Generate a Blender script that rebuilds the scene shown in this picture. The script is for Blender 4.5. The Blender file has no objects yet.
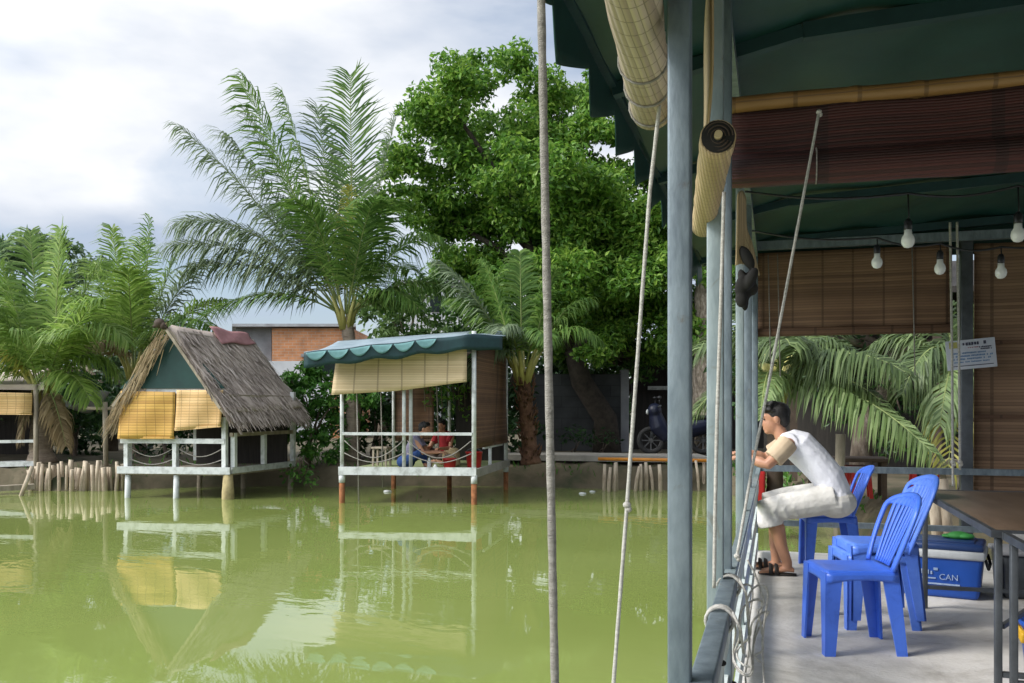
import bpy, bmesh, math, random
import numpy as np
from mathutils import Vector, Matrix, noise
random.seed(7); RNG = np.random.default_rng(7)
R = math.radians; PI = math.pi
scn = bpy.context.scene; COL = scn.collection
# ------------------------------------------------------------------ camera model: used to read real positions off the photograph
FPX = 900.0; VPX = 775.0; HY = 408.0; EYE = 1.67
TH = math.atan((VPX - 512) / FPX); CT, ST = math.cos(TH), math.sin(TH)
def at(px, py, D):                       # a point at depth D along the view
    X = (px - 512) / FPX * D
    return Vector((CT * X - ST * D, ST * X + CT * D, EYE + (HY - py) / FPX * D))
def gz(px, py, z):                       # on the level z
    return at(px, py, (EYE - z) * FPX / (py - HY))
def aty(px, py, y):                      # on the upright plane y (across the platform)
    return at(px, py, y / (ST * (px - 512) / FPX + CT))
def atx(px, py, x):                      # on the upright plane x (along the platform)
    return at(px, py, x / (CT * (px - 512) / FPX - ST))
def V(*a): return Vector(a)
UP = V(0, 0, 1)
RT = V(CT, ST, 0); FW = V(-ST, CT, 0)
# ------------------------------------------------------------------ mesh collector
class MB:
    def __init__(s): s.v = []; s.f = []; s.sm = []
    def add(s, vs, fs, smooth=False):
        n = len(s.v); s.v += [tuple(p) for p in vs]
        s.f += [tuple(i + n for i in f) for f in fs]; s.sm += [smooth] * len(fs)
    def quad(s, a, b, c, d): s.add([a, b, c, d], [(0, 1, 2, 3)])
    def hexa(s, p):                      # 4 bottom + 4 top points
        s.add(p, [(3, 2, 1, 0), (4, 5, 6, 7), (0, 1, 5, 4), (1, 2, 6, 5), (2, 3, 7, 6), (3, 0, 4, 7)])
    def box(s, c, d, m=None):
        x, y, z = d[0] / 2, d[1] / 2, d[2] / 2; c = Vector(c)
        P = [V(-x, -y, -z), V(x, -y, -z), V(x, y, -z), V(-x, y, -z), V(-x, -y, z), V(x, -y, z), V(x, y, z), V(-x, y, z)]
        s.hexa([c + (m @ p if m else p) for p in P])
    def rbox(s, c, d, r=.01, m=None, seg=2, taper=1.0):
        bm = bmesh.new(); bmesh.ops.create_cube(bm, size=1)
        for v in bm.verts:
            k = taper if v.co.z < 0 else 1
            v.co = V(v.co.x * d[0] * k, v.co.y * d[1] * k, v.co.z * d[2])
        bmesh.ops.bevel(bm, geom=bm.edges[:], offset=r, segments=seg, affect='EDGES', profile=.5)
        bm.verts.index_update(); c = Vector(c)
        s.add([c + (m @ v.co if m else v.co) for v in bm.verts], [[v.index for v in f.verts] for f in bm.faces], True); bm.free()
    def bar(s, p, q, w, h=None, up=UP):  # rectangular bar between two points
        p, q = Vector(p), Vector(q); h = h or w
        t = (q - p).normalized()
        if abs(t.dot(up)) > .98: up = V(0, 1, 0)
        a = t.cross(up).normalized(); b = a.cross(t)
        o = [(-1, -1), (1, -1), (1, 1), (-1, 1)]
        s.hexa([p + a * (i * w / 2) + b * (j * h / 2) for i, j in o] + [q + a * (i * w / 2) + b * (j * h / 2) for i, j in o])
    def tube(s, pts, rad, seg=8, caps=True, smooth=True, flat=1.0, flatdir=None):
        pts = [Vector(p) for p in pts]; n = len(pts)
        if not hasattr(rad, '__len__'): rad = [rad] * n
        vs = []; pa = None
        for i, p in enumerate(pts):
            t = (pts[min(i + 1, n - 1)] - pts[max(i - 1, 0)])
            t = t.normalized() if t.length > 1e-9 else UP.copy()
            if pa is None:
                ref = flatdir if flatdir is not None else (UP if abs(t.z) < .9 else V(1, 0, 0))
                a = (ref - t * ref.dot(t)).normalized()
            else:
                a = pa - t * pa.dot(t); a = a.normalized() if a.length > 1e-6 else t.orthogonal().normalized()
            pa = a; b = t.cross(a)
            for k in range(seg):
                an = 2 * PI * k / seg
                vs.append(p + (a * math.cos(an) * flat + b * math.sin(an)) * rad[i])
        fs = [(i * seg + k, i * seg + (k + 1) % seg, (i + 1) * seg + (k + 1) % seg, (i + 1) * seg + k) for i in range(n - 1) for k in range(seg)]
        s.add(vs, fs, smooth)
        if caps:
            n0 = len(s.v) - len(vs)
            s.f.append(tuple(n0 + k for k in reversed(range(seg)))); s.sm.append(False)
            s.f.append(tuple(n0 + (n - 1) * seg + k for k in range(seg))); s.sm.append(False)
    def ell(s, c, r, m=None, u=14, w=9):
        vs = []; c = Vector(c)
        for i in range(w + 1):
            ph = PI * i / w
            for k in range(u):
                an = 2 * PI * k / u
                p = V(r[0] * math.sin(ph) * math.cos(an), r[1] * math.sin(ph) * math.sin(an), r[2] * math.cos(ph))
                vs.append(c + (m @ p if m else p))
        fs = [(i * u + k, (i + 1) * u + k, (i + 1) * u + (k + 1) % u, i * u + (k + 1) % u) for i in range(w) for k in range(u)]
        s.add(vs, fs, True)
    def grid(s, fn, nu, nv, th=0, smooth=True):   # surface fn(u,v); th = real thickness
        vs = [Vector(fn(i / nu, j / nv)) for j in range(nv + 1) for i in range(nu + 1)]
        W = nu + 1
        fs = [(j * W + i, j * W + i + 1, (j + 1) * W + i + 1, (j + 1) * W + i) for j in range(nv) for i in range(nu)]
        if not th: s.add(vs, fs, smooth); return
        nn = []
        for j in range(nv + 1):
            for i in range(nu + 1):
                du = vs[j * W + min(i + 1, nu)] - vs[j * W + max(i - 1, 0)]
                dv = vs[min(j + 1, nv) * W + i] - vs[max(j - 1, 0) * W + i]
                k = du.cross(dv); nn.append(k.normalized() if k.length > 1e-9 else UP)
        N = len(vs); v2 = [p - n * th for p, n in zip(vs, nn)]
        f2 = [tuple(N + k for k in reversed(f)) for f in fs]; rim = []
        per = [i for i in range(W)] + [j * W + nu for j in range(1, nv + 1)] + [nv * W + i for i in range(nu - 1, -1, -1)] + [j * W for j in range(nv - 1, 0, -1)]
        for a, b in zip(per, per[1:] + per[:1]): rim.append((b, a, a + N, b + N))
        s.add(vs + v2, fs + f2 + rim, smooth)
    def lathe(s, prof, c, seg=16, m=None, caps=True):
        c = Vector(c); vs = []
        for r, z in prof:
            for k in range(seg):
                p = V(r * math.cos(2 * PI * k / seg), r * math.sin(2 * PI * k / seg), z); vs.append(c + (m @ p if m else p))
        n = len(prof)
        fs = [(i * seg + k, i * seg + (k + 1) % seg, (i + 1) * seg + (k + 1) % seg, (i + 1) * seg + k) for i in range(n - 1) for k in range(seg)]
        s.add(vs, fs, True)
        if caps:
            n0 = len(s.v) - len(vs)
            s.f.append(tuple(n0 + k for k in reversed(range(seg)))); s.sm.append(False)
            s.f.append(tuple(n0 + (n - 1) * seg + k for k in range(seg))); s.sm.append(False)
    def build(s, name, mat, parent=None, remesh=0, smooth_it=0):
        v = np.array(s.v, dtype=float)
        if parent is None:
            o = Vector(((v[:, 0].min() + v[:, 0].max()) / 2, (v[:, 1].min() + v[:, 1].max()) / 2, v[:, 2].min()))
        else: o = ORG[parent.name]
        me = bpy.data.meshes.new(name)
        me.from_pydata((v - np.array(o)).tolist(), [], s.f); me.polygons.foreach_set('use_smooth', s.sm); me.update()
        ob = bpy.data.objects.new(name, me); COL.objects.link(ob)
        if remesh:
            md = ob.modifiers.new('r', 'REMESH'); md.mode = 'VOXEL'; md.voxel_size = remesh; md.use_smooth_shade = True
            if smooth_it:
                ms = ob.modifiers.new('s', 'SMOOTH'); ms.factor = .5; ms.iterations = smooth_it
            dg = bpy.context.evaluated_depsgraph_get(); dg.update()
            m2 = bpy.data.meshes.new_from_object(ob.evaluated_get(dg)); ob.modifiers.clear(); ob.data = m2; me = m2
            for p in me.polygons: p.use_smooth = True
        if mat: me.materials.append(mat)
        if parent is None: ob.location = o
        else: ob.parent = parent
        ORG[ob.name] = o
        return ob
ORG = {}
rnd_ = random.uniform
def tag(o, label=None, cat=None, group=None, kind=None):
    if label: o['label'] = label
    if cat: o['category'] = cat
    if group: o['group'] = group
    if kind: o['kind'] = kind
    return o
def thing(name, loc, label, cat, group=None):
    o = bpy.data.objects.new(name, None); COL.objects.link(o); o.location = loc; o.empty_display_size = .1
    ORG[o.name] = Vector(loc); return tag(o, label, cat, group)
def struct(mb, name, mat): return tag(mb.build(name, mat), kind='structure')
def copy_tree(o, parent=None):
    c = o.copy(); COL.objects.link(c)
    if parent: c.parent = parent
    for ch in list(o.children): copy_tree(ch, c)
    return c
# ------------------------------------------------------------------ materials
def nt(name):
    m = bpy.data.materials.new(name); m.use_nodes = True
    t = m.node_tree; return m, t, t.nodes['Principled BSDF'], t.nodes, t.links
def ramp(N, stops):
    r = N.new('ShaderNodeValToRGB'); e = r.color_ramp.elements
    while len(e) < len(stops): e.new(.5)
    for i, (p, c) in enumerate(stops): e[i].position = p; e[i].color = (*c, 1)
    return r
def mat(name, c1, c2=None, scale=6, rough=.6, bump=.1, metal=0, detail=6, stretch=(1, 1, 1), c3=None, spec=.4, fine=0):
    m, t, b, N, L = nt(name)
    tc = N.new('ShaderNodeTexCoord'); mp = N.new('ShaderNodeMapping'); mp.inputs['Scale'].default_value = stretch
    L.new(tc.outputs['Object'], mp.inputs[0])
    nz = N.new('ShaderNodeTexNoise'); nz.inputs['Scale'].default_value = scale; nz.inputs['Detail'].default_value = detail; nz.inputs['Roughness'].default_value = .62
    L.new(mp.outputs[0], nz.inputs['Vector'])
    c2 = c2 or tuple(x * .72 for x in c1)
    st = [(.3, c2), (.62, c1)] if c3 is None else [(.28, c2), (.5, c1), (.72, c3)]
    rp = ramp(N, st); L.new(nz.outputs[0], rp.inputs[0]); L.new(rp.outputs[0], b.inputs['Base Color'])
    b.inputs['Roughness'].default_value = rough; b.inputs['Metallic'].default_value = metal
    b.inputs['Specular IOR Level'].default_value = spec
    if bump:
        n2 = N.new('ShaderNodeTexNoise'); n2.inputs['Scale'].default_value = fine or scale * 6; n2.inputs['Detail'].default_value = 4
        L.new(mp.outputs[0], n2.inputs['Vector'])
        bp = N.new('ShaderNodeBump'); bp.inputs['Strength'].default_value = bump; bp.inputs['Distance'].default_value = .02
        L.new(n2.outputs[0], bp.inputs['Height']); L.new(bp.outputs[0], b.inputs['Normal'])
    return m
def leafmat(name, dark, mid, light, trans=.35, rough=.45):
    m, t, b, N, L = nt(name)
    g = N.new('ShaderNodeNewGeometry'); tc = N.new('ShaderNodeTexCoord')
    nz = N.new('ShaderNodeTexNoise'); nz.inputs['Scale'].default_value = .9; nz.inputs['Detail'].default_value = 3; L.new(tc.outputs['Object'], nz.inputs['Vector'])
    mx = N.new('ShaderNodeMath'); mx.operation = 'MULTIPLY_ADD'; mx.inputs[1].default_value = .55
    m2 = N.new('ShaderNodeMath'); m2.operation = 'MULTIPLY'; m2.inputs[1].default_value = .5; L.new(nz.outputs[0], m2.inputs[0])
    L.new(g.outputs['Random Per Island'], mx.inputs[0]); L.new(m2.outputs[0], mx.inputs[2])
    rp = ramp(N, [(.12, dark), (.5, mid), (.92, light)]); L.new(mx.outputs[0], rp.inputs[0])
    L.new(rp.outputs[0], b.inputs['Base Color']); b.inputs['Roughness'].default_value = rough; b.inputs['Specular IOR Level'].default_value = .35
    tr = N.new('ShaderNodeBsdfTranslucent'); L.new(rp.outputs[0], tr.inputs[0])
    ms = N.new('ShaderNodeMixShader'); ms.inputs[0].default_value = trans
    L.new(b.outputs[0], ms.inputs[1]); L.new(tr.outputs[0], ms.inputs[2])
    L.new(ms.outputs[0], N['Material Output'].inputs[0]); return m
def slatmat(name, c1, c2, axis='Z', pitch=.012, thread=.12, taxis='X', trans=0, rough=.7):
    # bamboo blind: narrow slats across, darker binding threads at intervals
    m, t, b, N, L = nt(name)
    tc = N.new('ShaderNodeTexCoord'); sp = N.new('ShaderNodeSeparateXYZ'); L.new(tc.outputs['Object'], sp.inputs[0])
    def math_(op, a, bv=None):
        n = N.new('ShaderNodeMath'); n.operation = op; L.new(a, n.inputs[0])
        if bv is not None: n.inputs[1].default_value = bv
        return n.outputs[0]
    a = sp.outputs[axis]
    idx = math_('DIVIDE', a, pitch); fl = math_('FLOOR', idx); fr = math_('FRACT', idx)
    wn = N.new('ShaderNodeTexWhiteNoise'); wn.noise_dimensions = '1D'; L.new(fl, wn.inputs['W'])
    nz = N.new('ShaderNodeTexNoise'); nz.inputs['Scale'].default_value = 3; L.new(tc.outputs['Object'], nz.inputs['Vector'])
    ad = N.new('ShaderNodeMath'); ad.operation = 'ADD'; L.new(wn.outputs[0], ad.inputs[0]); L.new(nz.outputs[0], ad.inputs[1])
    rp = ramp(N, [(.25, c2), (.9, c1)]); h = math_('MULTIPLY', ad.outputs[0], .62); L.new(h, rp.inputs[0])
    gap = math_('LESS_THAN', fr, .14)
    tf = math_('FRACT', math_('DIVIDE', sp.outputs[taxis], thread)); tl = math_('LESS_THAN', tf, .07)
    mxm = N.new('ShaderNodeMath'); mxm.operation = 'MAXIMUM'; L.new(gap, mxm.inputs[0]); L.new(tl, mxm.inputs[1])
    mc = N.new('ShaderNodeMix'); mc.data_type = 'RGBA'; fm = math_('MULTIPLY', mxm.outputs[0], .55); L.new(fm, mc.inputs['Factor'])
    L.new(rp.outputs[0], mc.inputs['A']); mc.inputs['B'].default_value = (*[x * .3 for x in c2], 1)
    L.new(mc.outputs['Result'], b.inputs['Base Color']); b.inputs['Roughness'].default_value = rough
    bp = N.new('ShaderNodeBump'); bp.inputs['Strength'].default_value = .5; bp.inputs['Distance'].default_value = .004
    sn = math_('SINE', math_('MULTIPLY', fr, PI)); L.new(sn, bp.inputs['Height']); L.new(bp.outputs[0], b.inputs['Normal'])
    if trans:
        tr = N.new('ShaderNodeBsdfTranslucent'); L.new(mc.outputs['Result'], tr.inputs[0]); ms = N.new('ShaderNodeMixShader'); ms.inputs[0].default_value = trans
        L.new(b.outputs[0], ms.inputs[1]); L.new(tr.outputs[0], ms.inputs[2]); L.new(ms.outputs[0], N['Material Output'].inputs[0])
    return m
def brickmat(name, c1, c2, mortar, sc=1.0, bw=.22, bh=.08):
    m, t, b, N, L = nt(name)
    tc = N.new('ShaderNodeTexCoord'); mp = N.new('ShaderNodeMapping'); mp.inputs['Rotation'].default_value = (PI / 2, 0, 0)
    L.new(tc.outputs['Object'], mp.inputs[0])
    br = N.new('ShaderNodeTexBrick'); br.inputs['Scale'].default_value = sc; br.inputs['Brick Width'].default_value = bw; br.inputs['Row Height'].default_value = bh
    br.inputs['Mortar Size'].default_value = .008; br.inputs['Color1'].default_value = (*c1, 1); br.inputs['Color2'].default_value = (*c2, 1); br.inputs['Mortar'].default_value = (*mortar, 1)
    L.new(mp.outputs[0], br.inputs['Vector'])
    nz = N.new('ShaderNodeTexNoise'); nz.inputs['Scale'].default_value = 2.5; nz.inputs['Detail'].default_value = 8; L.new(tc.outputs['Object'], nz.inputs['Vector'])
    rp = ramp(N, [(.3, (.45, .45, .45)), (.65, (1, 1, 1))]); L.new(nz.outputs[0], rp.inputs[0])
    mc = N.new('ShaderNodeMix'); mc.data_type = 'RGBA'; mc.blend_type = 'MULTIPLY'; mc.inputs['Factor'].default_value = .7
    L.new(br.outputs['Color'], mc.inputs['A']); L.new(rp.outputs[0], mc.inputs['B']); L.new(mc.outputs['Result'], b.inputs['Base Color']); b.inputs['Roughness'].default_value = .9
    return m
M = {}
M['galv'] = mat('galvanised_steel', (.15, .185, .205), (.095, .12, .14), 22, .5, .06, .4, c3=(.21, .25, .27), stretch=(1, 1, .35))
M['galv2'] = mat('galvanised_steel_pale', (.24, .29, .295), (.16, .2, .21), 18, .55, .06, .3, c3=(.31, .35, .35), stretch=(1, 1, .3))
M['rope'] = mat('weathered_rope', (.34, .315, .28), (.19, .175, .155), 40, .85, .5, stretch=(1, 1, 3))
M['ropew'] = mat('pale_rope', (.55, .53, .48), (.36, .34, .30), 50, .85, .5, stretch=(1, 1, 3))
M['tarp'] = mat('green_tarpaulin', (.008, .048, .041), (.005, .032, .028), 2.5, .5, .12, fine=9)
M['tarpl'] = mat('pale_teal_cloth', (.13, .27, .27), (.085, .19, .195), 6, .7, .1)
M['tarpd'] = mat('dark_teal_cloth', (.012, .045, .05), (.007, .025, .03), 5, .6, .1)
M['roofgrey'] = mat('faded_roof_cloth', (.29, .36, .40), (.17, .22, .255), 3, .6, .15)
M['bamboo'] = mat('bamboo_culm', (.30, .17, .055), (.14, .07, .022), 9, .5, .15, stretch=(.4, 3, 3))
M['bamb2'] = slatmat('jointed_bamboo', (.34, .19, .06), (.20, .10, .03), pitch=.03, thread=.19, taxis='X', rough=.5)
M['conc'] = mat('worn_concrete', (.585, .56, .515), (.40, .38, .345), 1.9, .75, .2, c3=(.66, .635, .59), fine=45, detail=10)
def stainmat(m, sc, lo, hi, dark):
    N, L = m.node_tree.nodes, m.node_tree.links; b = N['Principled BSDF']; src = b.inputs['Base Color'].links[0].from_socket
    tc = N.new('ShaderNodeTexCoord'); nz = N.new('ShaderNodeTexNoise'); nz.inputs['Scale'].default_value = sc; nz.inputs['Detail'].default_value = 9; nz.inputs['Roughness'].default_value = .7; nz.inputs['Distortion'].default_value = 1.2
    L.new(tc.outputs['Object'], nz.inputs['Vector']); r = ramp(N, [(lo, dark), (hi, (1, 1, 1))]); L.new(nz.outputs[0], r.inputs[0])
    mc = N.new('ShaderNodeMix'); mc.data_type = 'RGBA'; mc.blend_type = 'MULTIPLY'; mc.inputs['Factor'].default_value = 1
    L.new(src, mc.inputs['A']); L.new(r.outputs[0], mc.inputs['B']); L.new(mc.outputs['Result'], b.inputs['Base Color'])
stainmat(M['conc'], 1.3, .30, .52, (.62, .60, .57)); stainmat(M['conc'], 14, .22, .40, (.55, .53, .5))
stainmat(M['galv'], 9, .27, .40, (.75, .55, .42)); stainmat(M['galv2'], 8, .28, .42, (.75, .6, .48))
M['white'] = mat('worn_white_paint', (.52, .54, .53), (.28, .285, .26), 7, .65, .1, c3=(.64, .65, .63))
M['whitec'] = mat('white_board', (.55, .60, .57), (.33, .38, .35), 5, .6, .1, c3=(.66, .69, .66))
M['wood'] = mat('weathered_wood', (.34, .29, .22), (.17, .14, .10), 8, .85, .3, stretch=(1, 1, .3))
M['woodd'] = mat('dark_wood', (.075, .05, .035), (.035, .025, .018), 6, .8, .2)
M['stake'] = mat('bleached_stake', (.46, .38, .28), (.22, .16, .11), 7, .9, .3, c3=(.58, .51, .40), stretch=(1, 1, .35))
M['rust'] = mat('rusty_post_base', (.30, .12, .045), (.15, .055, .02), 14, .9, .3)
M['yellowc'] = mat('stained_concrete', (.42, .34, .17), (.25, .20, .10), 10, .9, .2)
M['soil'] = mat('earth', (.10, .082, .05), (.035, .045, .018), 1.4, .95, .7, c3=(.145, .12, .075), fine=9)
M['moss'] = mat('mossy_earth', (.10, .10, .035), (.05, .055, .02), 3, .95, .6, c3=(.16, .13, .06), fine=14)
M['path'] = mat('concrete_path', (.30, .28, .24), (.20, .185, .16), 3, .9, .15)
M['thatch'] = leafmat('dry_thatch', (.13, .10, .08), (.43, .355, .30), (.68, .59, .51), .06, .9)
M['drypalm'] = leafmat('dry_palm_leaf', (.12, .085, .045), (.26, .19, .10), (.42, .33, .20), .2, .8)
M['palm'] = leafmat('palm_leaf', (.03, .08, .016), (.115, .22, .04), (.28, .39, .10), .42)
M['palmg'] = leafmat('grey_palm_leaf', (.06, .10, .05), (.16, .22, .115), (.33, .39, .24), .42)
M['palmb'] = leafmat('bright_palm_leaf', (.07, .14, .024), (.22, .35, .065), (.42, .52, .15), .45)
M['palmt'] = leafmat('dusty_palm_leaf', (.065, .11, .035), (.18, .26, .09), (.36, .44, .21), .35)
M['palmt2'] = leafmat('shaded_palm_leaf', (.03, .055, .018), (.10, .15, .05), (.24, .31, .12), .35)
M['palml'] = leafmat('light_palm_leaf', (.08, .15, .03), (.19, .31, .07), (.36, .44, .15), .4)
M['palmy'] = leafmat('yellow_palm_leaf', (.20, .20, .03), (.36, .34, .06), (.50, .46, .14), .35)
M['rachis'] = mat('palm_rachis', (.22, .26, .08), (.13, .17, .05), 5, .5, .05)
M['rachisy'] = mat('yellow_rachis', (.42, .38, .12), (.28, .26, .08), 5, .5, .05)
M['leaf'] = leafmat('broad_leaf', (.018, .06, .009), (.115, .26, .028), (.33, .48, .08), .42)
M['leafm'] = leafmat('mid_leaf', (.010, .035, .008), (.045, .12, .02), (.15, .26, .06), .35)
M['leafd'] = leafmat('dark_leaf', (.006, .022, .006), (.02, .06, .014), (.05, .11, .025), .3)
M['leafh'] = leafmat('hedge_leaf', (.02, .075, .012), (.07, .20, .03), (.17, .34, .06), .35)
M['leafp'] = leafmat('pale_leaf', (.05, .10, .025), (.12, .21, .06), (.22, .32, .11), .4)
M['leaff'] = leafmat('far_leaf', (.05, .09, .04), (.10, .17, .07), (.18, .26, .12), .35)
M['bark'] = mat('bark', (.13, .10, .075), (.05, .038, .028), 7, .95, .8, c3=(.24, .2, .16), stretch=(1, 1, .5))
M['barkd'] = mat('dark_bark', (.06, .048, .036), (.025, .02, .015), 7, .95, .8)
M['barkp'] = mat('palm_bark', (.26, .205, .155), (.13, .095, .07), 5, .95, .6, c3=(.34, .28, .22), stretch=(1, 1, 4))
M['barkr'] = mat('red_fibre_bark', (.115, .055, .03), (.05, .026, .015), 8, .95, .8, c3=(.18, .10, .06))
M['barkm'] = mat('mottled_bark', (.20, .165, .125), (.05, .04, .03), 16, .95, .9, c3=(.42, .37, .31), stretch=(1, 1, .4))
M['bl_y'] = slatmat('yellow_bamboo_blind', (.62, .37, .085), (.42, .225, .045), pitch=.05, thread=.17)
M['bl_p'] = slatmat('pale_bamboo_blind', (.66, .44, .20), (.52, .32, .12), pitch=.05, thread=.17)
M['bl_t'] = slatmat('tan_bamboo_blind', (.58, .45, .27), (.44, .33, .18), pitch=.03, thread=.4)
M['bl_b'] = slatmat('brown_bamboo_blind', (.20, .105, .055), (.11, .055, .03), pitch=.035, thread=.3, trans=.2)
M['bl_f'] = slatmat('brown_slat_blind', (.30, .175, .10), (.17, .095, .055), pitch=.022, thread=.24, trans=.25)
M['bl_f2'] = slatmat('brown_reed_blind', (.33, .205, .12), (.20, .118, .068), pitch=.026, thread=.36, trans=.25)
M['bl_r'] = slatmat('red_brown_blind', (.075, .018, .015), (.030, .009, .008), pitch=.009, thread=.5)
M['roll'] = slatmat('rolled_tan_blind', (.52, .43, .31), (.33, .26, .18), axis='X', pitch=.013, thread=.055, taxis='Y')
M['roll2'] = slatmat('rolled_straw_blind', (.52, .39, .22), (.38, .27, .14), axis='X', pitch=.008, thread=.03, taxis='Y')
M['dark'] = mat('dark_gap', (.02, .018, .016), (.01, .01, .009), 5, .9, .1)
M['blackp'] = mat('black_plastic', (.02, .02, .022), (.012, .012, .013), 9, .4, .05)
M['bulb'] = mat('opal_bulb', (.78, .78, .76), (.70, .70, .68), 4, .25, 0)
M['chair'] = mat('blue_plastic', (.055, .155, .68), (.042, .125, .58), 3, .36, .03, c3=(.07, .19, .74), spec=.5)
M['chair2'] = mat('lighter_blue_plastic', (.085, .20, .70), (.06, .155, .60), 4, .42, .03, c3=(.13, .26, .74), spec=.5)
stainmat(M['chair'], 5, .30, .46, (.74, .76, .82)); stainmat(M['chair2'], 6, .30, .46, (.76, .78, .84))
M['cool'] = mat('cooler_blue', (.015, .075, .36), (.010, .055, .27), 3, .35, .03)
M['coold'] = mat('cooler_lid', (.02, .05, .16), (.015, .035, .11), 3, .4, .03)
M['coolw'] = mat('cooler_white', (.50, .52, .53), (.36, .38, .39), 5, .45, .03)
M['print'] = mat('white_print', (.30, .38, .52), (.18, .26, .42), 30, .6, 0)
M['steel'] = mat('dark_steel_tube', (.10, .11, .12), (.06, .065, .07), 9, .45, .05, .5)
M['ttop'] = mat('brown_table_top', (.155, .105, .07), (.095, .062, .04), 3, .4, .05, stretch=(3, .6, 1))
M['ttop2'] = mat('grey_table_top', (.42, .42, .41), (.33, .33, .32), 3, .35, .03)
M['skin'] = mat('skin', (.45, .23, .14), (.38, .185, .11), 5, .5, .04)
M['hair'] = mat('black_hair', (.012, .010, .009), (.006, .005, .005), 30, .45, .4)
M['shirt'] = mat('white_shirt', (.80, .80, .84), (.70, .70, .76), 4, .85, .5, fine=14)
M['sleeve'] = mat('beige_sleeve', (.52, .40, .27), (.43, .32, .21), 4, .85, .25, fine=16)
M['shorts'] = mat('pale_shorts', (.66, .64, .60), (.48, .46, .42), 5, .9, .55, fine=14)
M['sandal'] = mat('black_rubber', (.018, .015, .014), (.03, .025, .02), 8, .6, .1)
M['red'] = mat('red_plastic', (.42, .02, .02), (.30, .014, .014), 4, .4, .03)
M['redc'] = mat('red_cloth', (.34, .02, .025), (.22, .012, .015), 6, .85, .2)
M['jeans'] = mat('blue_jeans', (.02, .06, .20), (.012, .038, .13), 9, .85, .2)
M['lilac'] = mat('grey_lilac_shirt', (.22, .20, .28), (.15, .14, .20), 6, .85, .2)
M['orange'] = mat('orange_pipe', (.62, .24, .03), (.48, .17, .02), 6, .5, .05)
M['brick'] = brickmat('orange_brick', (.66, .30, .14), (.56, .235, .10), (.52, .40, .30), bw=.26, bh=.10)
M['block'] = brickmat('grey_block', (.085, .088, .09), (.065, .068, .07), (.045, .046, .048), bw=.8, bh=.28)
M['cement'] = mat('grey_cement', (.30, .30, .31), (.20, .2, .21), 2, .9, .2)
M['plaster'] = mat('white_plaster', (.60, .61, .62), (.48, .49, .50), 2, .9, .1)
M['redtarp'] = mat('faded_red_tarp', (.34, .17, .17), (.25, .11, .11), 3, .7, .2)
M['greytarp'] = mat('grey_tarp', (.34, .34, .35), (.22, .22, .23), 3, .7, .3)
M['mat'] = mat('green_deck_mat', (.26, .30, .14), (.18, .22, .09), 4, .9, .2)
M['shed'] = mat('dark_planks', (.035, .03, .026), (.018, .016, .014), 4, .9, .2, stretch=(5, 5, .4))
M['glass'] = mat('dark_pane', (.02, .03, .03), (.015, .02, .02), 4, .1, 0)
M['sheet'] = mat('metal_roof_sheet', (.40, .41, .42), (.26, .25, .25), 3, .5, .1, .3)
M['signw'] = mat('white_sign', (.52, .54, .60), (.44, .46, .52), 6, .5, .02)
M['inkd'] = mat('dark_ink', (.05, .05, .09), (.04, .04, .07), 9, .6, 0)
M['inkb'] = mat('blue_ink', (.12, .22, .38), (.10, .18, .32), 9, .6, 0)
M['inkr'] = mat('red_ink', (.35, .10, .12), (.3, .08, .1), 9, .6, 0)
M['inky'] = mat('yellow_ink', (.42, .40, .12), (.36, .34, .1), 9, .6, 0)
M['navy'] = mat('navy_paint', (.006, .009, .028), (.004, .006, .018), 5, .45, .03)
M['tyre'] = mat('tyre', (.015, .015, .015), (.025, .024, .022), 12, .8, .2)
M['chrome'] = mat('dull_alloy', (.10, .10, .10), (.07, .07, .07), 12, .5, 0, .5)
M['yell'] = mat('yellow_plastic', (.62, .36, .02), (.5, .28, .015), 4, .5, .03)
M['tan'] = mat('tan_bag', (.42, .33, .18), (.3, .22, .12), 6, .8, .2)
M['greenp'] = mat('green_cloth', (.04, .24, .05), (.03, .16, .03), 6, .7, .1)
M['foam'] = mat('white_foam', (.7, .7, .68), (.6, .6, .58), 6, .8, .1)

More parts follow.
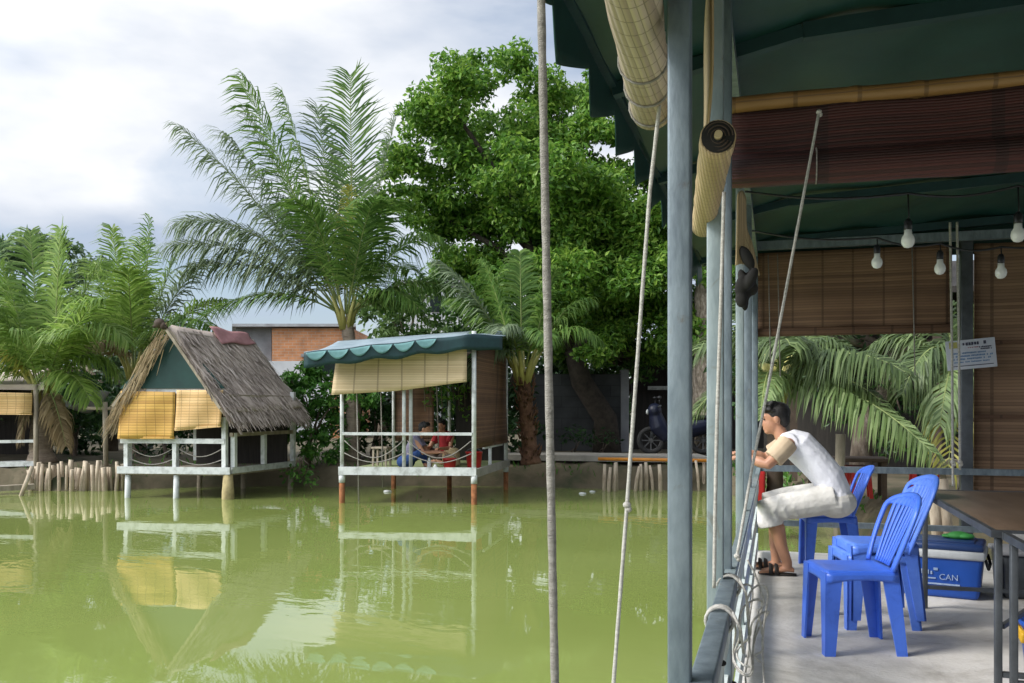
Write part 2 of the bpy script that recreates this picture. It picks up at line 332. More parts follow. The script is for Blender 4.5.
def watermat():
    m, t, b, N, L = nt('pond_water')
    tc = N.new('ShaderNodeTexCoord'); mp = N.new('ShaderNodeMapping'); L.new(tc.outputs['Object'], mp.inputs[0])
    mp.inputs['Rotation'].default_value = (0, 0, TH)
    nz = N.new('ShaderNodeTexNoise'); nz.inputs['Scale'].default_value = .35; nz.inputs['Detail'].default_value = 4; L.new(mp.outputs[0], nz.inputs['Vector'])
    rp = ramp(N, [(.3, WATER[0]), (.7, WATER[1])]); L.new(nz.outputs[0], rp.inputs[0]); L.new(rp.outputs[0], b.inputs['Base Color'])
    b.inputs['Roughness'].default_value = .015; b.inputs['IOR'].default_value = 1.58
    m2 = N.new('ShaderNodeMapping'); m2.inputs['Scale'].default_value = (.75, 1.6, 1); L.new(mp.outputs[0], m2.inputs[0])
    n1 = N.new('ShaderNodeTexNoise'); n1.inputs['Scale'].default_value = 3.2; n1.inputs['Detail'].default_value = 3; n1.inputs['Distortion'].default_value = .6; L.new(m2.outputs[0], n1.inputs['Vector'])
    n2 = N.new('ShaderNodeTexNoise'); n2.inputs['Scale'].default_value = .45; n2.inputs['Detail'].default_value = 2; L.new(m2.outputs[0], n2.inputs['Vector'])
    r2 = ramp(N, [(.42, (.08, .08, .08)), (.68, (1, 1, 1))]); L.new(n2.outputs[0], r2.inputs[0])
    mu = N.new('ShaderNodeMath'); mu.operation = 'MULTIPLY'; L.new(n1.outputs[0], mu.inputs[0]); L.new(r2.outputs[0], mu.inputs[1])
    bp = N.new('ShaderNodeBump'); bp.inputs['Strength'].default_value = .085; bp.inputs['Distance'].default_value = .05
    L.new(mu.outputs[0], bp.inputs['Height']); L.new(bp.outputs[0], b.inputs['Normal']); return m
WATER = [(.18, .225, .056), (.215, .26, .074)]
M['water'] = watermat()

# ------------------------------------------------------------------ setting: water, banks, ground
mb = MB(); n = 24
mb.grid(lambda u, v: (-160 + 320 * u, -60 + 240 * v, 0), 16, 12); struct(mb, 'pond_water', M['water'])
shore = [gz(px, py, 0) for px, py in ((-420, 493), (-160, 492), (0, 490), (60, 491), (130, 489.5), (200, 487), (290, 486), (335, 487), (400, 486), (480, 486), (540, 487.5), (600, 489), (660, 490), (716, 491))]
shore += [V(.3, 15.6, 0), V(.8, 13.2, 0), V(1.2, 11.6, 0), V(2.2, 10.9, 0), V(5, 10.6, 0), V(9, 10.2, 0), V(18, 10, 0), V(60, 8, 0)]
shore = [V(-140, 24, 0), V(-60, 20, 0)] + shore
def shore_dense(k=6):
    out = []
    for a, b in zip(shore, shore[1:]):
        st = max(2, min(60, int((b - a).length / .25)))
        for i in range(st): out.append(a.lerp(b, i / st))
    return out + [shore[-1]]
sd = shore_dense()
mb = MB(); prof = [(-.25, -.25), (0, .02), (.12, .22), (.25, .40), (.6, .50), (1.5, .55), (4, .56), (14, .58), (60, .6), (330, .6)]
rows = []
for i, p in enumerate(sd):
    a = sd[max(i - 3, 0)]; b = sd[min(i + 3, len(sd) - 1)]; t = (b - a).normalized(); nrm = V(-t.y, t.x, 0)
    nrm = nrm.lerp(V(0, 1, 0), .6).normalized(); row = []
    for j, (d, z) in enumerate(prof):
        q = p + (nrm if j < 6 else nrm.lerp(V(0, 1, 0), min(1, (j - 5) / 3)).normalized()) * d
        w = noise.noise(V(q.x * 1.7, q.y * 1.7, j * .7)); w2 = noise.noise(V(q.x * 5, q.y * 5, 3))
        k = (0, .4, 1, 1, .8, .5, .3, .2, 0, 0)[j]
        row.append(V(q.x, q.y - k * .16 * w - k * .05 * w2, z + k * (.10 * w + .06 * w2)))
    rows.append(row)
W = len(prof); vs = [p for r in rows for p in r]
mb.add(vs, [(i * W + j, i * W + j + 1, (i + 1) * W + j + 1, (i + 1) * W + j) for i in range(len(rows) - 1) for j in range(W - 1)], True)
for i, f in enumerate(mb.f): mb.f[i] = tuple(reversed(f))
struct(mb, 'ground', M['soil'])
# concrete path along the far bank
mb = MB()
A = [gz(x, y, 0) for x, y in ((500, 487), (560, 488), (620, 489.5), (680, 490.5), (716, 491))]
mb.grid(lambda u, v: A[min(3, int(u * 4))].lerp(A[min(3, int(u * 4)) + 1], u * 4 - min(3, int(u * 4))) + FW * (.5 + 1.3 * v) + UP * .66, 16, 2, th=.12, smooth=False)
struct(mb, 'path', M['path'])

# ------------------------------------------------------------------ the platform we stand on
FL = .45
mb = MB(); mb.box((4.35, 2.3, FL - .07), (9.0, 11.4, .14)); struct(mb, 'platform_floor', M['conc'])
sh = thing('fishing_shelter', (-.15, 4, FL), 'green tarp roofed shelter on galvanised posts over the concrete platform', 'shelter')
XP = -.165
def post(px, y0=None, w=.04, m='galv', z1=3.0, xp=XP, z0=0):
    p = atx(px, HY, xp); mb = MB(); mb.rbox((xp, p.y, (z0 + z1) / 2), (w, w, z1 - z0), .004, seg=2); return mb.build('post', M[m], sh), p.y
_, y1 = post(680, w=.041)
_, y2 = post(715.5, w=.047, m='galv2')
_, y2b = post(727, w=.03, m='galv', xp=XP + .02)
_, y3 = post(740, w=.04, m='galv2')
_, y4 = post(748, w=.045)
mb = MB(); mb.rbox((XP, 7.96, 1.55), (.05, .05, 3.0), .005); mb.build('post', M['galv'], sh)
fp = aty(966, 400, 8.0); mb = MB(); mb.rbox((fp.x, 8.0, 1.77), (.09, .09, 2.66), .006); mb.build('post', M['steel'], sh)
mb = MB(); mb.rbox((4.6, 8.0, 1.77), (.09, .09, 2.66), .006); mb.build('post', M['steel'], sh)
mb = MB(); mb.rbox((4.6, .2, 1.77), (.09, .09, 2.66), .006); mb.build('post', M['steel'], sh)
for yy in (-1.5, 1.2, 4.2, 7.6):
    for xx in (.1, 3, 6): 
        mb = MB(); mb.tube([(xx, yy, -.3), (xx, yy, FL - .14)], .09, 12); mb.build('pile', M['conc'], sh)
# side rail on the pond side, sloping boards below it
RZ = FL + .73; RX = -.128
mb = MB(); mb.rbox((RX, (y1 + y2) / 2 - .35, RZ - .022), (.046, y2 - y1 + .75, .044), .005); mb.build('rail', M['galv'], sh)
mb = MB(); mb.bar((RX - .005, y2 + .05, RZ - .03), (RX - .005, 7.96, RZ - .03), .032); mb.build('rail', M['galv2'], sh)
for z, h, x in ((RZ - .17, .10, RX - .012), (RZ - .40, .11, RX - .02), (RZ - .63, .12, RX - .016)):
    mb = MB(); mb.box((x, 3.4, z), (.016, 9.0, h)); bd = mb.build('side_board', M['whitec'], sh)
mb = MB()
for yy in (1.72, 2.0, 2.35, 2.6, 2.95, 3.5):
    for z in (RZ - .14, RZ - .38):
        mb.ell((RX + .0, yy + random.uniform(-.05, .05), z + random.uniform(-.05, .05)), (.012, .008, .008))
mb.build('bolt', M['dark'], sh)
for z, w in ((RZ - .02, .05), (.70, .045)):
    mb = MB(); mb.bar((XP, 8.0 - .07, z), (5.0, 8.0 - .07, z), w); mb.build('rail', M['galv'], sh)
# roof: sheet of tarp with folds, scalloped valance on the pond side
def roofz(x):
    if x < .1: return 2.97 + (x + .62) / .72 * .17
    return 3.14 + (x - .1) * .045
def rf(u, v):
    x = -.62 + 6.2 * u ** 1.4; y = -2.4 + 10.6 * v
    fold = .012 * math.sin(x * 9 + y * 5 + 3 * noise.noise(V(x, y, 0))) + .02 * noise.noise(V(x * 2.2, y * 2.2, 4))
    sag = -.028 * abs(math.sin((y - 3.55) / 1.45 * PI))
    return V(x, y, roofz(x) + fold + sag)
mb = MB(); mb.grid(rf, 60, 90, th=.012); mb.build('roof_tarp', M['tarp'], sh)
mb = MB()
sc0 = 2.62; scl = .52
def vz(y):
    k = ((y - sc0) / scl) % 1.0
    return 2.875 - .165 * (k / .05 if k < .05 else (1 - (k - .05) / .95) ** .9)
def vf(u, v):
    y = -2.4 + 10.6 * u; lo = vz(y)
    return V(-.635 + .006 * math.sin(y * 11) * v, y, 2.985 * (1 - v) + lo * v)
mb.grid(vf, 360, 5, th=.006); mb.build('valance', M['tarp'], sh)
for yy in (-.8, .65, 2.1, 3.55, 5.0, 6.45, 7.9):
    mb = MB(); mb.bar((.1, yy, 3.08), (5.5, yy, 3.32), .05, .06); mb.bar((-.62, yy, 2.93), (.1, yy, 3.08), .05, .05); mb.build('purlin', M['tarpd'], sh)
b0 = aty(752, 248, 7.9); b1 = aty(1024, 236, 7.9)
mb = MB(); mb.bar((XP, 7.9, 3.04), (5.0, 7.9, 3.04), .06, .07); mb.build('beam', M['galv'], sh)
mb = MB(); mb.bar((XP, -2.0, 2.98), (XP, 7.9, 2.98), .05, .05); mb.build('beam', M['galv'], sh)
mb = MB(); mb.bar((XP - .45, -2.2, 2.95), (XP - .45, 8.0, 2.95), .03, .03); mb.build('beam', M['tarpd'], sh)

mb = MB(); mb.grid(lambda u, v: V(-.6 + 6.1 * u, 8.12 + .02 * math.sin(u * 40) * v, roofz(-.6 + 6.1 * u) * (1 - v) + 2.93 * v), 60, 4, th=.008); mb.build('end_curtain', M['tarp'], sh)
# blinds ------------------------------------------------------------
def spiral_roll(mb, p, q, r, sag=0, seg=26, taper=1.0):
    n = 14; pts = [Vector(p).lerp(Vector(q), i / n) + UP * (-sag * math.sin(PI * i / n)) for i in range(n + 1)]
    mb.tube(pts, [r * (1 + (taper - 1) * i / n) * (1 + .03 * math.sin(i * 2.3)) for i in range(n + 1)], seg)
# rolled blind outside the first post
pa = at(634, -14, 1.62); pb = at(652, 96, 2.2); pb.z = pa.z = 2.40
t = thing('rolled_blind', (pb + pa) / 2, 'thick rolled tan bamboo blind under the eave, outside the nearest steel post', 'rolled blind', 'bamboo blinds')
pa2 = pb + (pa - pb) * 2.6
mb = MB(); spiral_roll(mb, pa2, pb, .05); mb.build('roll', M['roll'], t)
for k in (.06, .3, .55):
    mb = MB(); c = pb.lerp(pa, k); mb.tube([c + V(.0525 * math.cos(a), 0, .0525 * math.sin(a)) for a in np.linspace(0, 2 * PI, 20)], .003, 5); mb.build('tie_cord', M['rope'], t)
mb = MB(); mb.grid(lambda u, v: pa2.lerp(pb, u) + V(.02 - .05 * v, 0, .04 + v * .45), 10, 6, th=.008); mb.build('slat_sheet', M['roll'], t)
# rolled blind inside: hangs along the edge behind the post
pa = at(718, 137, 2.02); pb = at(703, 226, 2.75)
t = thing('rolled_blind', pa, 'straw coloured rolled blind showing its dark round end, inside the nearest post', 'rolled blind', 'bamboo blinds')
mb = MB(); spiral_roll(mb, pa, pb, .04, taper=.85); mb.build('roll', M['roll2'], t)
mb = MB(); d = (pa - pb).normalized()
mb.tube([pa + d * .001, pa + d * .004], .037, 24); mb.build('roll_end', M['dark'], t)
mb = MB(); mb.tube([pa + d * .004, pa + d * .02], .009, 12); mb.build('core', M['tan'], t)
mb = MB()
for rr in (.016, .024, .032):
    mb.tube([pa + d * .005 + (V(1, 0, 0) * math.cos(a) + UP * math.sin(a)) * rr for a in np.linspace(0, 2 * PI * .93, 22)], .0018, 4)
mb.build('coil', M['woodd'], t)
mb = MB()
def sf(u, v):
    p = pa.lerp(pb, u * .5); top = V(p.x + .012 + .02 * math.sin(v * 2.4), p.y - .02, 2.92)
    return p.lerp(top, v) + V(.016 * math.sin(v * 5 + 1), 0, 0) + V(-.036, 0, 0) * (1 - v)
mb.grid(sf, 4, 16, th=.006); mb.build('slat_sheet', M['roll2'], t)
# crumpled blind end above the third post
pc = at(741, 262, 4.0)
t = thing('blind_remnant', pc, 'crumpled tan end of a blind bunched above the third post', 'blind')
mb = MB(); c0 = at(737, 195, 4.0); c1 = at(735, 270, 4.0)
mb.grid(lambda u, v: c0.lerp(c1, v) + V(.0 + u * (.03 + .07 * v * v), u * .1, .03 * math.sin(u * 3 + v * 7)), 5, 14, th=.008); mb.build('slat_sheet', M['roll2'], t)
mb = MB(); q = at(746, 258, 4.0); [mb.ell(q + V(rnd_(-.03, .03), rnd_(-.03, .03), rnd_(-.2, .03)), (rnd_(.018, .03), rnd_(.02, .03), rnd_(.03, .06)), Matrix.Rotation(rnd_(-.6, .6), 3, 'Y')) for _ in range(11)]; mb.build('bundle', M['dark'], t, remesh=.008, smooth_it=1)
# bamboo pole with the red brown half rolled blind
YB = 3.0
p0 = aty(728, 106, YB); p1 = aty(1024, 81, YB); p1 = p0 + (p1 - p0) * 1.8; p1.z = p0.z + .0
mb = MB(); pts = []; rad = []
L = (p1 - p0).length; n = 60
for i in range(n + 1):
    s = i / n * L; pts.append(p0.lerp(p1, i / n) + UP * .0025 * math.sin(i * .23)); k = (s / .19) % 1
    rad.append(.0255 * (1 + (.14 if min(k, 1 - k) < .05 else 0)) * (1 - .1 * i / n))
mb.tube(pts, rad, 14); tag(mb.build('bamboo_pole', M['bamb2']), 'long jointed bamboo pole under the ceiling above the red brown blind', 'pole')
t = thing('reed_blind', (p0 + p1) / 2, 'red brown reed blind half rolled up beneath the bamboo pole', 'blind', 'bamboo blinds')
def rbl(u, v):
    p = p0.lerp(p1, u); return V(p.x + .01, YB + .012 + .01 * math.sin(u * 19), p.z - .02 - v * .17)
mb = MB(); mb.grid(rbl, 30, 8, th=.01); mb.build('slat_sheet', M['bl_r'], t)
mb = MB(); q0 = p0 + V(.01, .0, -.215); q1 = p1 + V(0, .0, -.215)
spiral_roll(mb, q0, q1, .052, .008, 30); mb.build('roll', M['bl_r'], t)
for k in (.08, .5):
    mb = MB(); c = q0.lerp(q1, k + .09); mb.tube([c + V(0, .055 * math.cos(a), .055 * math.sin(a)) for a in np.linspace(0, 2 * PI, 20)], .0025, 5); mb.build('tie_cord', M['rope'], t)
# far side blinds
a0 = aty(757, 252, 8.03); a1 = aty(952, 326, 8.03)
t = thing('slat_blind', (a0 + a1) / 2, 'wide dark brown slat blind half lowered over the far opening', 'blind', 'bamboo blinds')
mb = MB(); mb.grid(lambda u, v: V(a0.x + (a1.x - a0.x) * u, 8.03 + .02 * math.sin(u * 14) * v, 3.0 + (a1.z - .0 - 3.0) * v), 24, 12, th=.01); mb.build('slat_sheet', M['bl_f'], t)
mb = MB(); mb.rbox(((a0.x + a1.x) / 2, 8.02, a1.z - .02), (a1.x - a0.x, .05, .07), .01); mb.build('bottom_bar', M['bl_b'], t)
mb = MB()
for k in (.06, .11, .8): mb.tube([V(a0.x + (a1.x - a0.x) * k, 7.985, 2.98), V(a0.x + (a1.x - a0.x) * (k + .015), 7.985, a1.z - .4)], .005, 5)
mb.build('pull_cord', M['rope'], t)
a0 = aty(974, 246, 8.05); a1 = aty(1110, 492, 8.05)
t = thing('reed_blind', (a0 + a1) / 2, 'brown reed blind lowered fully to the right of the sign post', 'blind', 'bamboo blinds')
mb = MB(); mb.grid(lambda u, v: V(a0.x + (3.2 - a0.x) * u, 8.05 + .025 * math.sin(u * 12 + v), 3.0 + (.92 - 3.0) * v), 24, 30, th=.012); mb.build('slat_sheet', M['bl_f2'], t)
mb = MB()
for z in (2.2, 1.6, .95): mb.bar((a0.x, 8.03, z), (3.2, 8.03, z), .02, .03)
mb.build('bottom_bar', M['bl_b'], t)
mb = MB(); mb.grid(lambda u, v: V(3.25 + 1.6 * u, 8.06, 3.0 - 2.1 * v), 8, 8, th=.012)
tag(mb.build('reed_blind', M['bl_f2']), 'brown reed blind at the far right end of the shelter beyond the lowered one', 'blind', 'bamboo blinds')

# ------------------------------------------------------------------ ropes
def rope(name, pts, r, m, label, cat='rope', group=None, twist=True, knots=()):
    P = [Vector(p) for p in pts]; out = []; 
    for a, b in zip(P, P[1:]):
        st = max(2, int((b - a).length / .03))
        for i in range(st): out.append(a.lerp(b, i / st))
    out.append(P[-1]); mb = MB(); mb.tube(out, [r * (1 + (.07 * math.sin(i * 2.1) if twist else 0)) for i in range(len(out))], 8)
    for k in knots: mb.ell(k, (r * 2.1, r * 2.1, r * 1.8)); mb.ell(Vector(k) + V(r, 0, -r * 2), (r * 1.5, r * 1.5, r * 1.8))
    return tag(mb.build(name, M[m]), label, cat, group)
a = at(541, -8, 1.3); b = at(555, 690, 1.3); e = b + (b - a) * ((b.z) / (a.z - b.z)); top = a + (a - b) * .03
top.z = 2.84 if top.z < 2.84 else top.z
rope('mooring_rope', [a + (a - b) * (.84 / (a.z - b.z) * (1.0 if a.z < 2.84 else 0)) * 0.93, a, b, e - UP * .1], .0062, 'rope', 'thick grey rope hanging straight down past the eave in the foreground', group='hanging ropes')
a = at(664, 32, 2.05); b = at(627, 505, 2.05); c = at(613, 690, 2.0); e = c + (c - b).normalized() * (c.z / -(c - b).normalized().z)
rope('blind_rope', [a, at(659, 110, 2.05), at(650, 190, 2.05), at(641, 310, 2.05), b, c, e - UP * .05], .0045, 'ropew', 'slim pale rope with a knot, slanting down to the water left of the nearest post', group='hanging ropes', knots=[b])
a = at(819, 112, 2.76); b = at(766, 398, 2.66); c = at(737, 556, 2.5); 
rope('blind_rope', [a, b, at(752, 468, 2.62), c], .0042, 'ropew', 'pale pull rope slanting from the bamboo pole down to the side rail', group='hanging ropes', knots=[a, c])
rope('blind_rope', [at(724, 192, 2.2), at(721, 300, 2.2), at(717, 420, 2.2), at(715, 520, 2.2), at(714, 588, 2.2)], .0045, 'ropew', 'pale rope tied flat along the second post', group='hanging ropes')
for i, (px, py0, py1, lb) in enumerate(((950, 226, 486, 'left of the pair of pale cords hanging in front of the sign'), (957, 226, 470, 'right of the pair of pale cords hanging in front of the sign'))):
    a = aty(px, py0, 7.6); a.z = 3.1; rope('hanging_rope', [a, aty(px + 2, 350, 7.6), aty(px + 3, py1, 7.6)], .009, 'ropew', lb, 'rope', 'hanging ropes', knots=[aty(px + 3, 462, 7.6)])
# rope lashings and tangle on the side rail
t = thing('rope_tangle', (RX, y2, RZ), 'loose loops of grey cord tied to the rail at the second post', 'rope')
for yy in (y2 - .45, y2 - .02):
    mb = MB()
    mb.tube([V(RX, yy, RZ - .022) + V(.033 * math.cos(a), .0014 * a + .005 * math.sin(a * 1.7), .033 * math.sin(a)) for a in np.linspace(0, 8 * PI, 64)], .0042, 6)
    mb.tube([V(RX + .03, yy + .01, RZ), V(RX + .05, yy - .03, RZ - .03), V(RX + .055, yy + .03, RZ - .10)], .004, 6)
    mb.build('lashing', M['ropew'], t)
mb = MB()
def loop(c, w, h, ph, y0=0):
    return [V(c[0] + w * math.sin(a + ph) * .5 + .012 * math.sin(3 * a), c[1] + y0 + .08 * math.sin(a * 2), c[2] - h / 2 + h / 2 * math.cos(a)) for a in np.linspace(0, 2 * PI, 30)]
for px, py, w, h, ph in ((742, 585, .05, .2, 0), (747, 600, .06, .17, .5), (752, 612, .06, .12, 1.0), (756, 585, .05, .26, .2)):
    c = atx(px, py, RX + .06); c = at(px, py, 2.9); mb.tube(loop(c, w * 1.3, h * 1.4, ph), .0034, 5)
q = [at(748, 560, 2.9), at(758, 580, 2.9), at(764, 604, 2.9), at(757, 612, 2.9), at(762, 628, 2.88), at(764, 650, 2.86), at(755, 656, 2.85), at(762, 664, 2.85)]
qq = []
for a, b in zip(q, q[1:]):
    for i in range(5): qq.append(a.lerp(b, i / 5) + V(random.uniform(-.003, .003), 0, 0))
mb.tube(qq, .0034, 5); mb.build('loose_cord', M['ropew'], t)

# ------------------------------------------------------------------ light bulbs
def bulb(px, py, y, label):
    c = aty(px, py, y); t = thing('light_bulb', c, label, 'light bulb', 'string of bulbs under the roof')
    mb = MB(); mb.lathe([(.004, -.038), (.018, -.034), (.028, -.02), (.031, -.004), (.028, .012), (.018, .028), (.0165, .05)], c, 18); mb.build('globe', M['bulb'], t)
    mb = MB(); mb.lathe([(.0175, .048), (.0185, .055), (.0185, .085), (.010, .10)], c, 14); mb.build('socket', M['blackp'], t)
    z = c.z + (.22 if y < 5 else .14); mb = MB(); mb.tube([c + UP * .1, c + V(.004, 0, .5 * (z - c.z)), V(c.x, c.y, z)], .0035, 6); mb.build('cable', M['blackp'], t)
bulb(908, 240, 4.6, 'white bulb, second from the left and higher, under the dark ceiling')
bulb(877, 262, 5.6, 'leftmost white bulb, small, in front of the brown slat blind')
bulb(940, 268, 5.6, 'white bulb just left of the pale hanging cords')
bulb(1018, 234, 4.6, 'white bulb cut by the right edge, high')
bulb(1001, 272, 5.6, 'white bulb low in front of the right reed blind')
for y, pxs, dz, lb in ((4.6, ((745, 236), (908, 240), (1018, 234), (1130, 236)), .22, 'thin black cable holding the two higher bulbs'), (5.6, ((752, 254), (877, 262), (940, 268), (1001, 272), (1120, 262)), .14, 'thin black cable holding the three lower bulbs')):
    qs = [aty(x, yy, y) + UP * dz for x, yy in pxs]; mb = MB(); pts = []
    for a, b in zip(qs, qs[1:]): pts += [a.lerp(b, k / 8) - UP * .03 * math.sin(PI * k / 8) for k in range(8)]
    mb.tube(pts + [qs[-1]], .006, 6); tag(mb.build('power_cable', M['blackp']), lb, 'cable')
# ------------------------------------------------------------------ sign
t = thing('notice_sign', aty(970, 353, 7.9), 'small tilted white notice with a dark heading and blue lines on the post', 'sign')
c = aty(971, 354, 7.92); mr = Matrix.Rotation(R(-5), 3, 'Y')
mb = MB(); mb.rbox(c, (.36, .012, .235), .003, mr); mb.build('panel', M['signw'], t)
def marks(lst, m, nm):
    mb = MB()
    for x, z, w, h in lst: mb.box(c + mr @ V(x, -.0085, z), (w, .003, h), mr)
    mb.build(nm, M[m], t)
def words(x0, x1, z, h, gap=.25, w=.014):
    out = []; x = x0
    while x < x1:
        ww = random.uniform(.6, 1.2) * w
        if random.random() > .14: out.append((x + ww / 2, z + random.uniform(-.08, .08) * h, ww * .72, h * random.uniform(.75, 1)))
        x += ww
    return out
marks([(-.05, .083, .012, .02), (-.025, .082, .016, .024), (-.005, .082, .014, .022), (.015, .083, .014, .024), (.035, .083, .014, .022), (.055, .083, .012, .024), (.105, .085, .018, .026)], 'inkd', 'heading')
marks(words(-.02, .05, .052, .008, w=.008), 'inkr', 'red_line')
marks(words(.06, .15, .05, .011, w=.009) + words(.07, .15, .034, .011, w=.009), 'inkd', 'side_line')
marks(words(-.15, .12, .012, .013, w=.01) + words(-.14, .15, -.012, .014, w=.011) + words(-.15, .14, -.036, .014, w=.011) + words(-.13, .12, -.06, .012, w=.01), 'inkb', 'text_line')
marks([(0, -.09, .31, .006)], 'inkd', 'rule')
marks([(-.125, .08, .06, .05)], 'inky', 'emblem')

# ------------------------------------------------------------------ plastic chairs (local frame: faces -X, origin on the floor)
def tri_leg(mb, p_top, p_bot, w0, w1, inx, iny):
    # L shaped moulded leg, tapering to the floor
    for (dx, dy) in ((inx, 0), (0, iny)):
        a = Vector(p_top); b = Vector(p_bot); th = .012
        if dx: e0, e1, n = V(dx * w0, 0, 0), V(dx * w1, 0, 0), V(0, iny * th, 0)
        else: e0, e1, n = V(0, dy * w0, 0), V(0, dy * w1, 0), V(inx * th, 0, 0)
        mb.hexa([b, b + e1, b + e1 + n, b + n, a, a + e0, a + e0 + n, a + n])
def make_chair(m='chair'):
    t = thing('plastic_chair', (0, 0, 0), 'chair', 'chair', 'blue plastic chairs')
    mm = M[m]; SH = .43
    mb = MB()
    def seat(u, v):
        x = -.215 + .41 * u; w = .205 - .02 * u + .0 * u
        y = (v * 2 - 1) * w; k = max(0, abs(v * 2 - 1) - .85) / .15; kx = max(0, .08 - u) / .08
        return V(x, y, SH - .012 * (1 - (v * 2 - 1) ** 2) * math.sin(PI * u) - .012 * k * k - .015 * kx * kx)
    mb.grid(seat, 18, 16, th=.008); mb.build('seat', mm, t)
    mb = MB()
    mb.grid(lambda u, v: V(-.215 + .003 * u - .004 * v, -.205 + .41 * u, SH - .014 - .055 * v * (1 - .25 * math.sin(PI * u))), 10, 3, th=.008)
    for s in (-1, 1):
        mb.grid(lambda u, v: V(-.213 + .405 * u, s * (.205 - .02 * u + .002 * v), SH - .013 - .05 * v * (1 - .3 * math.sin(PI * u))), 10, 3, th=.008 * (-s))
    mb.build('apron', mm, t)
    for s in (-1, 1):
        mb = MB(); tri_leg(mb, (-.218, s * .208, SH - .012), (-.226, s * .226, 0), .095, .058, 1, -s); mb.build('leg', mm, t)
        mb = MB(); tri_leg(mb, (.195, s * .188, SH - .012), (.235, s * .21, 0), .095, .058, -1, -s); mb.build('leg', mm, t)
    # back: fan with rounded top, leaning; frame with vertical ribs
    BH = .365
    def bp_(a, h):      # a -1..1 across, h 0..1 up
        w = .185 + .035 * math.sin(PI * min(1, h * .8)) ; w *= 1
        return V(.178 + .15 * h + .025 * h * h - .045 * a * a * (0.4 + .6 * h) + .03 * (1 - a * a) * 0, a * w, SH + BH * h)
    def outline(sg):
        pts = []
        for i in range(11):
            h = .0 + .8 * i / 10; pts.append(bp_(sg, h))
        return pts
    top = []
    for i in range(1, 14):
        an = PI * i / 14; a = -math.cos(an) ; h = .8 + .2 * math.sin(an); top.append(bp_(a * 1.0, h))
    path = outline(-1) + top + list(reversed(outline(1)))
    mb = MB(); mb.tube(path, [.021] * len(path), 10, flat=.62, flatdir=V(1, 0, 0)); mb.build('back_frame', mm, t)
    mb = MB(); nr = 7
    for k in range(nr):
        a0 = (k - (nr - 1) / 2) / nr * 1.55; hw = .062
        def rib(u, v, a0=a0):
            a = a0 * (1 - .25 * (1 - v)) + (u - .5) * 2 * hw * (1 - .3 * (1 - v)); hm = .8 + .2 * math.sqrt(max(0, 1 - a * a))
            p = bp_(a, .03 + (hm - .05) * v); return p + V(-.006 + .012 * abs(u - .5), 0, 0)
        mb.grid(rib, 3, 12, th=.008)
    mb.build('back_rib', mm, t)
    mb = MB()
    mb.grid(lambda u, v: bp_((u - .5) * 1.9, .84 + .14 * v * math.sin(PI * (.12 + .76 * u))), 14, 4, th=.01); mb.build('back_top', mm, t)
    return t
ch0 = make_chair(); chb = make_chair('chair2')
def put(o, px, py, rz, label, z=FL):
    p = gz(px, py, FL); o.location = V(p.x, p.y, z); o.rotation_euler = (0, 0, rz); o.scale = (.88, .92, .97); o['label'] = label; ORG[o.name] = p; return o
put(ch0, 852, 646, R(14), 'nearest blue plastic chair standing alone with its ribbed back to the right')
c1 = chb; put(c1, 872, 622, R(12), 'lower blue chair of the stacked pair behind the nearest chair')
c2 = copy_tree(chb); put(c2, 872, 622, R(12), 'upper blue chair of the stacked pair behind the nearest chair', FL + .055); c2.location.x += .022
c3 = copy_tree(ch0); put(c3, 829, 568, R(6), 'blue plastic chair the man is sitting on')

# ------------------------------------------------------------------ people
def finger_set(mb, wrist, d, palm_n, side, s=1.0, curl=.9):
    # palm plus five bent fingers; d forward, side towards the thumb
    d = d.normalized(); side = side.normalized(); pn = palm_n.normalized()
    k = wrist + d * .085 * s
    mb.tube([wrist - d * .02 * s, wrist + d * .03 * s, k], [.024 * s, .034 * s, .036 * s], 10, flat=.45, flatdir=pn)
    for i, (o, l) in enumerate(((.027, .07), (.009, .08), (-.010, .075), (-.027, .06))):
        b = k + side * o * s - d * .012 * s; c = curl
        p1_ = b + (d * math.cos(c * .3) + pn * math.sin(c * .3)) * l * .45 * s
        p2_ = p1_ + (d * math.cos(c) + pn * math.sin(c)) * l * .35 * s
        p3_ = p2_ + (d * math.cos(c * 1.7) + pn * math.sin(c * 1.7)) * l * .3 * s
        mb.tube([b, p1_, p2_, p3_], [.010 * s, .009 * s, .0085 * s, .007 * s], 7)
    b = wrist + d * .025 * s + side * .026 * s
    p1_ = b + (d * .6 + side * .7 + pn * .2).normalized() * .035 * s
    mb.tube([b, p1_, p1_ + (d * .9 + side * .1 + pn * .5).normalized() * .03 * s], [.013 * s, .011 * s, .009 * s], 7)
def head(mb, c, f, up, s=1.0):
    f = f.normalized(); sd_ = up.cross(f).normalized(); u = f.cross(sd_).normalized()
    m = Matrix((f, sd_, u)).transposed()
    def P(x, y, z): return c + m @ (V(x, y, z) * s)
    mb.ell(P(-.012, 0, .03), (.098 * s, .075 * s, .092 * s), m, 18, 12)
    mb.ell(P(.022, 0, -.03), (.068 * s, .06 * s, .085 * s), m, 16, 10)
    mb.ell(P(.055, 0, -.088), (.03 * s, .03 * s, .024 * s), m)
    mb.tube([P(.078, 0, .02), P(.095, 0, -.012), P(.104, 0, -.03), P(.085, 0, -.04)], [.009 * s, .012 * s, .014 * s, .01 * s], 8)
    mb.ell(P(.080, 0, -.060), (.014 * s, .022 * s, .007 * s), m); mb.ell(P(.077, 0, -.073), (.013 * s, .02 * s, .007 * s), m)
    mb.ell(P(.075, 0, .028), (.016 * s, .045 * s, .01 * s), m)
    for q in (-1, 1):
        mb.ell(P(-.012, q * .076, -.008), (.020 * s, .009 * s, .032 * s), m)
    return P, m
